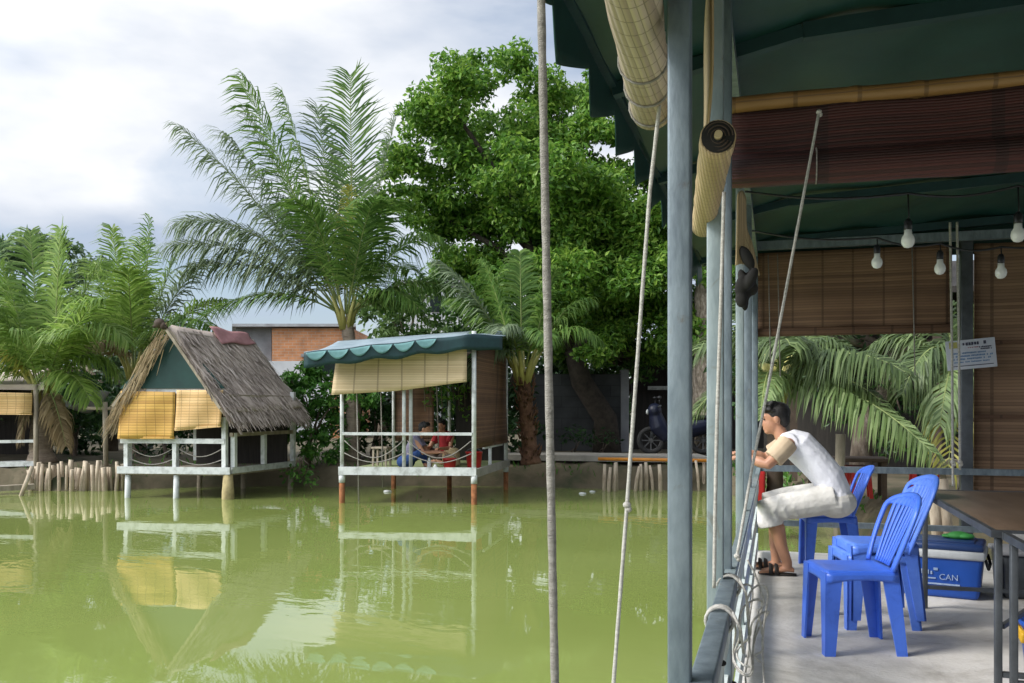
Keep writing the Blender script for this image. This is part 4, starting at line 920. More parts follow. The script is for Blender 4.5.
for i, (px, lst, D, lm, lb) in enumerate([
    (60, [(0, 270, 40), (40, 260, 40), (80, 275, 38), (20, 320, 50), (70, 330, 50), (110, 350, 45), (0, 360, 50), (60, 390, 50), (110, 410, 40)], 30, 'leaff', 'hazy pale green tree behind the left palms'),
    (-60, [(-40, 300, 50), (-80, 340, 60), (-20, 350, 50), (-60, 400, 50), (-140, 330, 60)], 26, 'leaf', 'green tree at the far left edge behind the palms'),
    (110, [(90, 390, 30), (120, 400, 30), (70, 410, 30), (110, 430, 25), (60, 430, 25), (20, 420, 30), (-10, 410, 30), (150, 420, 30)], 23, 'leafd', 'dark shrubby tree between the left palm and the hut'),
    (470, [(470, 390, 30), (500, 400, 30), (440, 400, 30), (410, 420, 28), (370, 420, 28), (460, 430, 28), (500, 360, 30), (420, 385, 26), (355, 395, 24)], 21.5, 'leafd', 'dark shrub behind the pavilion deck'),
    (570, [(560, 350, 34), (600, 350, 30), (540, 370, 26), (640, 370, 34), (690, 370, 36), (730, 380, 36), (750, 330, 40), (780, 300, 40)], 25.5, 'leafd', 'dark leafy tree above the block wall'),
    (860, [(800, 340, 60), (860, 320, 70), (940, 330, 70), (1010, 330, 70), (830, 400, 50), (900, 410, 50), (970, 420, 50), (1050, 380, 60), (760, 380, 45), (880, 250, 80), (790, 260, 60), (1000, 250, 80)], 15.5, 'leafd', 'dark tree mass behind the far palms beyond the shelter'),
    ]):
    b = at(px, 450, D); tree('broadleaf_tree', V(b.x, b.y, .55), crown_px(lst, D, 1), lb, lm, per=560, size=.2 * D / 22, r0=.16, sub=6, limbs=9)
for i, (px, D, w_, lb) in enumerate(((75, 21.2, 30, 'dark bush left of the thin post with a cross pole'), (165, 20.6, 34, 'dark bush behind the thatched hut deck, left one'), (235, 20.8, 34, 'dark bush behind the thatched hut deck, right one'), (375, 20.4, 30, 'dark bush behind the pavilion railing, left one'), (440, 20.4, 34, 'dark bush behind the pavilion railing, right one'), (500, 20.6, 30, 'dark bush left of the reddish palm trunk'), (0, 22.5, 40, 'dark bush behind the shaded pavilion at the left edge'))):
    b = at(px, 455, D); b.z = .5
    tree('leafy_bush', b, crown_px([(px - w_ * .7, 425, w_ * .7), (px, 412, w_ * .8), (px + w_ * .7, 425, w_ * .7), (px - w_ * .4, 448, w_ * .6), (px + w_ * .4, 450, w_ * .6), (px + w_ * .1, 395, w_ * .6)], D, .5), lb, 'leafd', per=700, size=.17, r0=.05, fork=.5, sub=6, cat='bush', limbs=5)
tree('broadleaf_tree', V(*at(500, 450, 23.6).xy, .55), crown_px([(430, 300, 34), (470, 310, 36), (510, 320, 36), (455, 345, 34), (500, 355, 34), (540, 345, 34), (575, 355, 30), (610, 360, 28), (560, 320, 34), (600, 330, 34), (640, 335, 34), (480, 280, 32), (400, 300, 26), (420, 340, 26), (650, 365, 26)], 23.6, .9), 'mid green tree filling the gap under the big tree, behind the pavilion', 'leafm', per=760, size=.17, r0=.12, sub=7, limbs=5, tm='barkd')
cl = []
for px in range(-420, 900, 22):
    for k in range(3): cl.append((at(px + rnd(-14, 14), 448 - k * 30 + rnd(-10, 6), 40 + rnd(-2, 2)), (1.5, 1.2, 1.1)))
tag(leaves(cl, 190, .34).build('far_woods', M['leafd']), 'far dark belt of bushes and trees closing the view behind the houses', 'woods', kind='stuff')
# low plants on the wall foot, seedlings
for i, (px, py, r, lb) in enumerate(((575, 432, 15, 'low dark plant at the foot of the block wall, left one'), (603, 436, 12, 'low dark plant at the foot of the block wall, right one'), (300, 473, 16, 'small green weed clump on the bank beside the hut deck'), (775, 478, 16, 'leafy green plant seen under the man\'s arms'))):
    D = 21.5 if i < 2 else (18.2 if i == 2 else 13.5); b = at(px, py, D); tree('ground_plant', V(b.x, b.y, .5), [(b, r * D / FPX), (b + V(.2, 0, -.1), r * .8 * D / FPX), (b + V(-.25, 0, -.12), r * .7 * D / FPX)], lb, 'leafd' if i < 2 else 'leafh', per=420, size=.12, r0=.02, fork=.2, cat='plant', limbs=3)
# mottled trunk seen between the posts
D = 20.5; b = at(704, 455, D); mb = MB(); pts = []; rad = []
for i in range(30):
    s = i / 29; pts.append(V(b.x, b.y, .4) + V(.1 * math.sin(s * 3), 0, 6.8 * s)); rad.append((.36 - .1 * s) * (1 + .07 * math.sin(i * 1.7)))
t = thing('broadleaf_tree', V(b.x, b.y, .5), 'mottled rough trunk seen in the gap between the first two posts', 'tree')
mb.tube(pts, rad, 16); mb.build('trunk', M['barkm'], t)
leaves([(at(px, py, 21), (r, r, r)) for px, py, r in ((690, 190, .9), (730, 170, .9), (715, 120, 1.0), (760, 200, .9), (700, 240, .7))], 700, .18).build('crown', M['leaf'], t)

mb = MB()
for k in range(4200):
    i = random.randrange(20, len(sd) - 1); p = sd[i]
    if p.x > 3: continue
    if noise.noise(V(p.x * .8, p.y * .8, 5)) < -.05 + rnd(-.2, .1): continue
    d = rnd(.12, 1.0) ** 1.0; z = np.interp(d, [0, .12, .25, .6, 1.5], [.02, .22, .40, .50, .55]); q = V(p.x + rnd(-.15, .15), p.y + d * 1.05, z - .03)
    h = rnd(.06, .20) * (1.6 if random.random() < .06 else 1); l = V(rnd(-.6, .6), rnd(-.9, .3), 1).normalized(); w = V(rnd(.006, .014), rnd(-.006, .006), 0)
    m_ = q + l * h * .6; mb.add([q - w, q + w, m_ + w * .8, m_ - w * .8, m_ + (l + V(rnd(-.5, .5), -.3, -.5)).normalized() * h * .5], [(0, 1, 2, 3), (3, 2, 4)])
tag(mb.build('bank_grass', M['leafh']), 'short weedy grass growing in patches along the far bank', 'grass', kind='stuff')
# ------------------------------------------------------------------ stakes along the banks
def stake(p, h, r, lean, label, group):
    mb = MB(); mb.tube([p - UP * .3, p + V(lean[0] * .5, lean[1] * .5, h * .5), p + V(lean[0], lean[1], h)], [r, r * .95, r * .8], 7); tag(mb.build('wooden_stake', M['stake']), label, 'stake', group)
x = 30
while x < 126:
    k = rnd(0, 1); stake(gz(x, 490.5 + rnd(-.6, .8), 0), rnd(.42, .64), rnd(.03, .05) if k < .7 else .06, (rnd(-.09, .09), rnd(-.05, .1)), 'bleached wooden stake in the close row holding the left bank', 'stakes along the left bank'); x += rnd(1.5, 3.6)
for x in (604, 608, 614, 617, 634, 641, 647, 654, 661, 670, 680, 690, 700, 704, 710):
    stake(gz(x, 490.5 + rnd(-.5, 1.2), 0), rnd(.48, .62), rnd(.03, .045), (rnd(-.10, .10), rnd(0, .1)), 'slanting wooden stake in the row under the orange pipe', 'stakes below the orange pipe')
mb = MB(); mb.tube([gz(598, 489, 0) + UP * .62 , gz(728, 490.5, 0) + UP * .60], .035, 10); tag(mb.build('orange_pipe', M['orange']), 'bright orange pipe lying level along the stakes of the far bank', 'pipe')
# plank at the left shore
mb = MB(); mb.bar(gz(-60, 497, .0) + UP * .1, gz(34, 492.5, 0) + UP * .12, .22, .10); tag(mb.build('plank', M['wood']), 'grey wooden plank floating at the left shore by the stakes', 'plank')
mb = MB(); a = gz(17, 496, 0); mb.tube([a - UP * .2, a + V(.16, .2, .55)], .04, 7); tag(mb.build('wooden_stake', M['stake']), 'lone stake leaning to the right beside the floating plank', 'stake')
# floating litter
for px, py, s, lb in ((387, 492, .06, 'white foam scrap floating in front of the pavilion'), (582, 494, .05, 'tiny white scrap on the water left of the stakes'), (592, 492, .04, 'pale leaf floating near the orange pipe stakes')):
    p = gz(px, py, 0); mb = MB(); mb.ell(p + UP * .01, (s * 1.3, s, s * .5), None, 8, 6); mb.ell(p + V(s, .02, .01), (s * .6, s * .6, s * .3), None, 7, 5); tag(mb.build('floating_scrap', M['foam']), lb, 'litter')

# ------------------------------------------------------------------ thatched hut
A0 = gz(124, 497.5, 0); B0 = gz(228, 499, 0)                       # front feet
fx = (B0 - A0).normalized(); ln = gz(290, 489, 0) - B0; fy = ln.normalized(); HL = ln.length; HW = (B0 - A0).length
t = thing('thatched_hut', A0.lerp(B0, .5) + fy * HL / 2, 'thatched stilt hut with yellow blinds and white railing over the water', 'hut')
def hp(u, v, z): return A0 + fx * (u * HW) + fy * (v * HL) + UP * z
DZ = .52; RLZ = 1.06
def piece(nm, m, *bars, par=None):
    mb = MB()
    for b in bars:
        if len(b) == 3: mb.bar(b[0], b[1], b[2])
        else: mb.bar(*b)
    return mb.build(nm, M[m], par or t)
mb = MB(); mb.hexa([hp(-.02, -.02, DZ - .09), hp(1.02, -.02, DZ - .09), hp(1.02, 1.02, DZ - .09), hp(-.02, 1.02, DZ - .09), hp(-.02, -.02, DZ - .03), hp(1.02, -.02, DZ - .03), hp(1.02, 1.02, DZ - .03), hp(-.02, 1.02, DZ - .03)]); mb.build('deck', M['wood'], t)
piece('edge_board', 'white', (hp(-.04, -.03, DZ), hp(1.04, -.03, DZ), .05, .13)); piece('edge_board', 'white', (hp(1.03, -.0, DZ), hp(1.03, 1.03, DZ), .05, .11))
for u, v in ((.03, 0), (.5, 0), (.03, 1), (1, 1), (.5, 1)):
    mb = MB(); mb.tube([hp(u, v, -.4), hp(u + .01, v, DZ - .09)], .055, 9); mb.build('pile', M['wood' if v else 'white'], t)
mb = MB(); mb.tube([hp(1, 0, -.4), hp(1, 0, .12), hp(1, 0, DZ - .07)], [.115, .11, .085], 12); mb.build('pile', M['yellowc'], t)
for u, v, z in ((.03, 0, RLZ + .02), (.5, .0, RLZ - .05), (.97, 0, 1.5), (1.03, .04, RLZ + .15), (1.03, .5, RLZ + .1), (1.03, 1, 2.0), (.0, 1, 2.0), (.03, .02, 1.9)):
    piece('upright', 'white', (hp(u, v, DZ + .06), hp(u, v, z), .085))
piece('rail', 'white', (hp(-.02, -.012, RLZ), hp(.98, -.012, RLZ), .06, .09)); piece('rail', 'wood', (hp(1.03, .0, RLZ + .12), hp(1.03, 1.03, RLZ + .12), .07, .07))
mb = MB()
for u0, u1 in ((.04, .5), (.5, .97)):
    for z, s in ((.95, .18), (.74, .12)):
        mb.tube([hp(u0 + (u1 - u0) * k, 0, z - s * math.sin(PI * k)) for k in np.linspace(0, 1, 12)], .009, 5)
mb.build('sagging_rope', M['rope'], t)
EZ = 1.98
piece('beam', 'white', (hp(.03, -.02, EZ), hp(.97, -.02, EZ), .08, .09)); piece('beam', 'wood', (hp(1.0, 0, EZ - .1), hp(1.0, 1, EZ - .1), .08)); piece('beam', 'wood', (hp(0, 0, EZ - .1), hp(0, 1, EZ - .1), .08))
AP = hp(.53, -.12, 3.16); AB = hp(.53, 1.1, 3.08)
# gable tarp
mb = MB(); g0, g1, g2 = hp(.0, -.05, EZ + .05), hp(1.0, -.05, EZ + .05), hp(.53, -.05, 3.06); off = fy * .02
mb.add([g0, g1, g2, g0 + off, g1 + off, g2 + off], [(0, 1, 2), (5, 4, 3), (0, 3, 4, 1), (1, 4, 5, 2), (2, 5, 3, 0)]); mb.build('gable_cloth', M['tarp'], t)
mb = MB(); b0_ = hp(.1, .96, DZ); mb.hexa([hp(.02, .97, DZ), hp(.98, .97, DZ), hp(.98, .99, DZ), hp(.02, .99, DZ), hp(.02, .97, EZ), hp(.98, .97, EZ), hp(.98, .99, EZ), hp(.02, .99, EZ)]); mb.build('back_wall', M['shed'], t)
# thatch slopes
def thatch(nm, ridge0, ridge1, e0, e1, nstrips, th, par, rag=.25):
    mb = MB(); a, b, c, d = ridge0, ridge1, e1, e0
    nn = (b - a).cross(d - a).normalized(); nn = nn if nn.z > 0 else -nn
    mb.grid(lambda u, v: a.lerp(b, u).lerp(d.lerp(c, u), v) + nn * (.04 * noise.noise(V(u * 5, v * 5, 1)) - .05) - UP * .05 * math.sin(PI * v), 14, 12, th=th)
    dn = ((d + c) / 2 - (a + b) / 2).normalized(); al = (b - a).normalized()
    for k in range(nstrips):
        u = random.random(); v = random.random() ** .8; p = a.lerp(b, u).lerp(d.lerp(c, u), v) - UP * .05 * math.sin(PI * v)
        dd = (dn + al * rnd(-.5, .5) + nn * rnd(-.05, .20)).normalized(); l = rnd(.15, .45) * (1.0 if v < .85 else .7 + rag); w = al * rnd(.008, .03)
        p = p + nn * rnd(-.0, .05); e = p + dd * l - UP * (.08 if v > .85 else 0)
        mb.add([p - w, p + w, e + w * .4, e - w * .4], [(0, 1, 2, 3)])
    return mb.build(nm, M['thatch'], par)
er0 = hp(1.10, -.18, 1.56); er1 = hp(1.10, 1.06, 1.64)
rp_ = thatch('thatch_slope', AP, AB, er0, er1, 6500, .10, t)
el0 = hp(-.05, -.03, 1.44); el1 = hp(-.04, 1.08, 1.5)
thatch('thatch_slope', hp(.53, -.04, 3.16), AB, el0, el1, 2600, .10, t)
mb = MB()
for k in range(280):       # loose dry strands hanging off the left verge
    s = random.random(); p = AP.lerp(el0, s) + V(rnd(-.15, .08), rnd(-.12, .05), rnd(-.12, .12)); d = ((el0 - AP).normalized() + V(rnd(-.25, .2), 0, rnd(-.5, .1))).normalized(); l = rnd(.2, .5); w = V(.016, .0, .01)
    mb.add([p - w, p + w, p + d * l + w * .3, p + d * l - w * .3], [(0, 1, 2, 3)])
mb.build('loose_thatch', M['drypalm'], t)
mb = MB(); mb.bar(hp(.53, -.08, 3.10), hp(-.06, -.06, 1.70), .05); mb.bar(hp(.53, -.16, 3.10), hp(1.05, -.18, 1.66), .05); mb.build('rafter', M['wood'], t)
mb = MB(); q = (er0 - AP).normalized(); 
mb.grid(lambda u, v: AP.lerp(AB, .45 + .5 * u) + (er1 - AB).normalized() * (.42 * v * (1 - .3 * u)) + UP * (.13 + .02 * math.sin(u * 9 + v * 5)), 12, 6, th=.01); mb.build('ridge_tarp', M['redtarp'], t)
mb = MB(); c = AP + V(-.14, -.1, .05); mb.ell(c, (.10, .09, .09)); mb.ell(c + V(.08, 0, -.05), (.06, .06, .07)); mb.tube([c + V(-.12, 0, -.06), c, c + V(.16, 0, -.1)], .035, 7); mb.build('ridge_bundle', M['woodd'], t)
def flat_blind(name, pts, m, label, th=.02, wob=.02, bar=None, group='bamboo blinds'):
    a, b, c, d = [Vector(p) for p in pts]; t2 = thing(name, (a + b + c + d) / 4, label, 'blind', group); nrm = (b - a).cross(d - a).normalized()
    mb = MB(); mb.grid(lambda u, v: a.lerp(b, u).lerp(d.lerp(c, u), v) + nrm * wob * math.sin(u * 7 + v * 3), 16, 10, th=th); mb.build('slat_sheet', M[m], t2)
    mb = MB(); mb.bar(d + UP * .005, c + UP * .005, .045); mb.build('bottom_bar', M[bar or m], t2)
    return t2
HPD = -.06
def hb(px, py):            # on the hut's front plane
    o = hp(0, HPD, 0); n_ = fx.cross(UP); d = at(px, py, 1) - V(0, 0, EYE); k = (o - V(0, 0, EYE)).dot(n_) / d.dot(n_); return V(0, 0, EYE) + d * k
flat_blind('bamboo_blind', [hb(121, 391), hb(175, 392), hb(174, 438), hb(118, 438)], 'bl_y', 'deep yellow bamboo blind on the left half of the thatched hut front', bar='bl_y')
flat_blind('bamboo_blind', [hb(177, 390), hb(223, 390), hb(221, 426), hb(175, 430)], 'bl_p', 'paler slightly shorter yellow blind on the right half of the hut front')
# mat, kettle-like things under the hut
# ------------------------------------------------------------------ the pavilion with scalloped awning
P0 = gz(342, 503, 0); P1 = gz(474, 504.5, 0); px_ = (P1 - P0).normalized(); PW = (P1 - P0).length
bk = gz(524, 489, 0); py_ = V(-.10, 1, 0).normalized(); PL = 2.9
def pp(u, v, z): return P0 + px_ * (u * PW) + py_ * (v * PL) + UP * z
t = thing('pavilion', pp(.5, .5, 0), 'pavilion on stilts with dark scalloped awning, grey deck and white railing', 'pavilion')
PD = .59; PR = 1.22
mb = MB(); mb.hexa([pp(0, 0, PD - .08), pp(1.0, 0, PD - .08), pp(1.0, 1.05, PD - .08), pp(0, 1.05, PD - .08), pp(0, 0, PD - .0), pp(1.0, 0, PD), pp(1.0, 1.05, PD), pp(0, 1.05, PD)]); mb.build('deck', M['mat'], t)
piece('edge_board', 'white', (pp(-.02, -.012, PD - .02), pp(1.02, -.012, PD - .02), .05, .14)); piece('edge_board', 'path', (pp(1.012, .0, PD - .05), pp(1.012, 1.05, PD - .05), .06, .14))
for u, v, z in ((0, 0, 2.52), (.47, .01, 2.62), (.503, .06, 2.6), (1, 0, 3.0), (0, 1, 2.7), (1, 1, 2.95), (.5, 1, 2.7)):
    mb = MB(); mb.tube([pp(u, v, PD - .05), pp(u, v, z)], .034 if u != 1 else .042, 10); mb.build('post', M['white'], t)
for u, v in ((0, 0), (1, 0), (0, 1), (1, 1), (.5, 1)):
    mb = MB(); mb.tube([pp(u, v, -.4), pp(u, v, .36)], .05, 12); pl_ = mb.build('pile', M['rust'], t); mb = MB(); mb.tube([pp(u, v, .36), pp(u, v, PD - .08)], .056, 12); mb.build('pile_cap', M['white'], pl_)
mb = MB(); mb.bar(pp(0.01, -.01, PR), pp(.99, -.01, PR), .05); mb.build('rail', M['white'], t)
mb = MB(); mb.bar(pp(.99, .3, PD + .35), pp(.99, .9, PD + .35), .04); mb.bar(pp(.99, .5, PD), pp(.99, .5, PD + .5), .05); mb.build('rail', M['white'], t)
mb = MB()
for u0, u1 in ((.02, .47), (.5, .98)):
    for z, s in ((PR - .12, .30), (PR - .34, .16)):
        mb.tube([pp(u0 + (u1 - u0) * k, -.005, z - s * math.sin(PI * k)) for k in np.linspace(0, 1, 14)], .009, 5)
mb.build('sagging_rope', M['rope'], t)
mb = MB()
for u, v, z1 in ((.17, .3, .2), (.55, .5, .9), (.11, 0, -.1)): mb.tube([pp(u, v, 2.5), pp(u + .02, v, z1)], .012, 5)
mb.build('hanging_cord', M['rope'], t)
# roof
E0 = at(304, 352, 15.2); E1 = at(468, 334, 15.3); E2 = at(502, 335, 15.8); G0 = at(338, 341, 18.4); G1 = at(512, 328, 18.6)
mb = MB()
def pr(u, v):
    f = E0.lerp(E1, u / .8) if u < .8 else E1.lerp(E2, (u - .8) / .2); b = G0.lerp(G1, u)
    return f.lerp(b, v) + UP * (.010 * math.sin(u * 24) * (1 - v) - .05 * math.sin(PI * v))
mb.grid(pr, 40, 14, th=.02); mb.build('roof_cloth', M['roofgrey'], t)
def pv(u, v):
    p = pr(u, 0); z0_ = p.z - .01; z1_ = p.z - .27 - .02 * math.sin(u * 31); return V(p.x, p.y, z0_ + (z1_ - z0_) * v) - FW * .012
mb = MB(); mb.grid(pv, 40, 4, th=.012); vl = mb.build('valance', M['tarpd'], t)
ncs = 6
for k in range(ncs):
    u0 = .012 + k * .107; u1 = u0 + .10; mb = MB()
    def sc(u, v):
        uu = u0 + (u1 - u0) * u; p = pr(uu, 0); dpt = .165 * math.sin(PI * min(.999, max(.001, u))) ** .75
        return V(p.x, p.y, p.z - .03 - dpt * v * .9) - FW * (.03 + .02 * v)
    mb.grid(sc, 12, 4, th=.008); mb.build('scallop', M['tarpl'], vl)
mb = MB(); mb.bar(pp(0, 0, 2.52), pp(1, 0, 2.72), .06); mb.bar(pp(0, 1, 2.75), pp(1, 1, 2.9), .06); mb.bar(pp(0, 0, 2.5), pp(0, 1, 2.72), .06); mb.bar(pp(1, 0, 2.72), pp(1, 1, 2.9), .06); mb.build('roof_frame', M['galv'], t)
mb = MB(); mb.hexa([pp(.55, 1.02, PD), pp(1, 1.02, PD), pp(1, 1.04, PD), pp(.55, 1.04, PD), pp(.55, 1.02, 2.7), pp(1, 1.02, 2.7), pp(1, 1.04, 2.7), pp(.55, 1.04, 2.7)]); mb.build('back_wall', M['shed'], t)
def onp(px, py, v): # on the pavilion's front-parallel plane v
    o = pp(0, v, 0); n_ = px_.cross(UP); d = at(px, py, 1) - V(0, 0, EYE); k = (o - V(0, 0, EYE)).dot(n_) / d.dot(n_); return V(0, 0, EYE) + d * k
# bent tan blind in two widths
q = [onp(337, 354, -.03), onp(400, 350, -.03), onp(467, 346, -.03), onp(467, 382, -.03), onp(397, 391, -.03), onp(332, 395, -.05)]
t2 = thing('bamboo_blind', (q[0] + q[3]) / 2, 'tan blind hanging crookedly under the pavilion awning, lifted at the right', 'blind', 'bamboo blinds')
mb = MB()
def tb(u, v):
    a = q[0].lerp(q[1], u * 2) if u < .5 else q[1].lerp(q[2], u * 2 - 1); b = q[5].lerp(q[4], u * 2) if u < .5 else q[4].lerp(q[3], u * 2 - 1)
    return a.lerp(b, v) - FW * (.03 * math.sin(u * 8) * v + .04 * v)
mb.grid(tb, 30, 8, th=.015); mb.build('slat_sheet', M['bl_t'], t2)
flat_blind('bamboo_blind', [pp(1.005, .05, 2.72), pp(1.005, 1.0, 2.8), pp(1.005, 1.0, .98), pp(1.005, .05, .98)], 'bl_b', 'large brown blind closing the right side of the pavilion')
flat_blind('bamboo_blind', [pp(-.0, 1.01, 2.6), pp(.36, 1.01, 2.6), pp(.36, 1.01, 1.0), pp(0, 1.01, 1.0)], 'bl_b', 'brown blind at the back left of the pavilion')
t2 = thing('hanging_vine', pp(.5, .8, 1.7), 'dark green vine leaves hanging inside the pavilion', 'plant'); mb = MB()
for k in range(9): 
    u = .3 + .05 * k; mb.tube([pp(u, .9, 2.6), pp(u + .02, .9, 1.6 + .1 * (k % 3))], .01, 5)
mb.build('stem', M['bark'], t2)
leaves([(pp(.32 + .045 * k, .9, 2.0 + rnd(-.3, .35)), (.2, .2, .35)) for k in range(9)], 420, .12, 0, .8).build('foliage', M['leaf'], t2)
# people and things on the pavilion deck
def sitter(name, c, f, label, shirt, legs_m, lean, s=1.0, cat='person', arm_reach=.45, red=False):
    f = f.normalized(); side = UP.cross(f); t2 = thing(name, c, label, cat); hp_ = c + UP * .11
    sc_ = hp_ + f * lean + UP * math.sqrt(max(.02, .46 ** 2 - lean ** 2)); nk_ = sc_ + f * (.03 + lean * .2) + UP * .07; hd_ = nk_ + f * (.05 + lean * .1) + UP * .11
    mb = MB(); mb.tube([hp_, hp_.lerp(sc_, .5), sc_], [.13, .13, .11], 12, flat=.75, flatdir=f); mb.tube([sc_, nk_, hd_], [.07, .055, .05], 10)
    Pq, mq = head(mb, hd_, f + V(0, 0, -.15), UP, .97); an_l = []
    for sg in (-1, 1):
        kn = hp_ + f * .30 + side * sg * .26 + UP * .18; an = hp_ + f * .36 - side * sg * .06 - UP * .05
        mb.tube([hp_ + side * sg * .09, kn, an], [.08, .06, .04], 10); mb.tube([an, an - side * sg * .12 + f * .08 - UP * .02], [.04, .03], 8); an_l.append((hp_ + side * sg * .09, kn, an))
        s0 = sc_ + side * sg * .18; el = s0 + f * .16 - UP * .24 + side * sg * .05; wr = el + f * (arm_reach - .2) - side * sg * .08 + UP * .0
        mb.tube([s0, el, wr], [.05, .04, .028], 9); finger_set(mb, wr, f, V(0, 0, -1), -side * sg, 1, .8)
    mb.build('body', M['skin'], t2, remesh=.009, smooth_it=1); hair_cap(Pq, mq, .97, t2)
    mb = MB(); mb.tube([hp_ - UP * .02, hp_.lerp(sc_, .5), sc_ + UP * .02], [.155, .155, .13], 12, flat=.8, flatdir=f)
    for sg in (-1, 1):
        s0 = sc_ + side * sg * .17; el = s0 + f * .16 - UP * .24; mb.tube([sc_ + side * sg * .06, s0, s0.lerp(el, .6)], [.09, .072, .068], 10)
    mb.build('shirt', M[shirt], t2, remesh=.012, smooth_it=2); mb = MB(); mb.ell(hp_, (.17, .17, .13))
    for a_, k_, n_ in an_l: mb.tube([a_, k_, k_.lerp(n_, .8)], [.1, .075, .055], 10)
    mb.build('trousers', M[legs_m], t2, remesh=.012, smooth_it=2)
sitter('person', pp(.42, .18, PD), V(.9, .2, 0), 'person in a grey lilac shirt and jeans leaning forward on the pavilion deck', 'lilac', 'jeans', .20)
sitter('person', pp(.60, .62, PD), V(-.2, -1, 0), 'person in a red shirt sitting on the pavilion deck', 'redc', 'woodd', .10)
def bucket(c, r, h, m, label, nm='bucket', lid=None):
    t2 = thing(nm, c, label, nm.replace('_', ' ')); mb = MB(); mb.lathe([(r * .8, 0), (r * .82, .01), (r, h), (r * 1.05, h), (r * 1.05, h + .02), (r * .9, h + .02), (r * .75, .03), (.01, .03)], c, 16); mb.build('pail', M[m], t2)
    mb = MB(); mb.tube([Vector(c) + V(r * math.cos(a), 0, h + .08 * math.sin(a)) for a in np.linspace(0, PI, 12)], .007, 5); mb.build('handle', M['steel'], t2)
bucket(pp(.93, .25, PD), .15, .27, 'red', 'larger bright red bucket by the right post of the pavilion')
bucket(pp(.78, .12, PD), .12, .17, 'red', 'smaller dark red pot on the pavilion deck left of the bucket', 'pot')
mb = MB(); c = pp(.72, .35, PD); mb.rbox(c + UP * .15, (.3, .2, .3), .06, None, 3, 1.1); mb.ell(c + V(.05, 0, .30), (.10, .08, .05)); tag(mb.build('cloth_bag', M['tan']), 'slumped tan bag on the pavilion deck behind the dark red pot', 'bag')
for u, v, h, m, lb in ((.63, .1, .2, 'white', 'white bottle standing on the deck'), (.69, .06, .09, 'foam', 'small white cup near the deck edge'), (.86, .4, .2, 'navy', 'dark bottle on the deck left of the red bucket')):
    mb = MB(); mb.lathe([(.035, 0), (.037, .02), (.037, h * .65), (.02, h * .8), (.018, h)], pp(u, v, PD), 12); tag(mb.build('bottle' if h > .1 else 'cup', M[m]), lb, 'bottle' if h > .1 else 'cup')
# planter post and small stool on the left of the deck
t2 = thing('wooden_stool', pp(.14, .35, PD), 'small pale wooden stool at the left of the pavilion deck', 'stool'); c = pp(.16, .35, PD)
mb = MB(); mb.rbox(c + UP * .34, (.32, .26, .035), .006); mb.build('seat', M['wood'], t2)
for sx in (-1, 1):
    for sy in (-1, 1): mb = MB(); mb.bar(c + V(sx * .13, sy * .1, 0), c + V(sx * .12, sy * .09, .325), .035); mb.build('leg', M['wood'], t2)

# ------------------------------------------------------------------ left pavilion, cut by the frame
D = 18.6; t = thing('stilt_pavilion', at(-40, 480, D), 'shaded stilt pavilion at the left edge with a tan roller blind', 'pavilion')
def lp(px, py, dd=0): return at(px, py, D + dd)
mb = MB(); mb.hexa([lp(-190, 472), lp(36, 466), lp(36, 463, 3), lp(-190, 463, 3), lp(-190, 466), lp(36, 461), lp(36, 458, 3), lp(-190, 458, 3)]); mb.build('deck', M['white'], t)
for px in (-180, -70, 36):
    for dd in (0, 3):
        mb = MB(); mb.tube([V(lp(px, 440, dd).x, lp(px, 440, dd).y, -.3), lp(px, 385, dd)], .05, 9); mb.build('post', M['wood'], t)
mb = MB(); mb.bar(lp(-190, 445), lp(36, 441), .06); mb.build('rail', M['white'], t)
mb = MB(); mb.hexa([lp(-200, 388), lp(44, 390), lp(44, 374, 3.4), lp(-200, 370, 3.4), lp(-200, 383), lp(44, 385), lp(44, 370, 3.4), lp(-200, 366, 3.4)]); mb.build('roof', M['thatch'], t)
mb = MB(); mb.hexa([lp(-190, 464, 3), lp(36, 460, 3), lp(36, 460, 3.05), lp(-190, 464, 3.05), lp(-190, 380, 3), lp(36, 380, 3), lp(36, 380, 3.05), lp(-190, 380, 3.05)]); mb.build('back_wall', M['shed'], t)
flat_blind('bamboo_blind', [lp(-190, 388, -.1), lp(32, 393, -.1), lp(32, 414, -.1), lp(-190, 412, -.1)], 'bl_p', 'orange tan rolled down blind at the left edge pavilion')
mb = MB(); c0, c1 = at(48, 399, 19.6), at(94, 396, 20.2)
mb.grid(lambda u, v: c0.lerp(c1, u) + V(0, .5 * v, -.32 * math.sin(PI * u) * .7 - .16 * v * math.sin(PI * u * .9) + .15 * u * u), 14, 6, th=.01); tag(mb.build('slung_tarp', M['greytarp']), 'grey tarpaulin slung between the left palm and the hut', 'tarpaulin')
mb = MB(); mb.tube([at(105, 402, 18.6) - UP * 0, at(106, 470, 18.6)], .05, 8); mb.tube([at(84, 408, 18.7), at(118, 409, 18.6)], .035, 7); tag(mb.build('wooden_post', M['wood']), 'thin wooden post with a cross pole left of the hut', 'post')

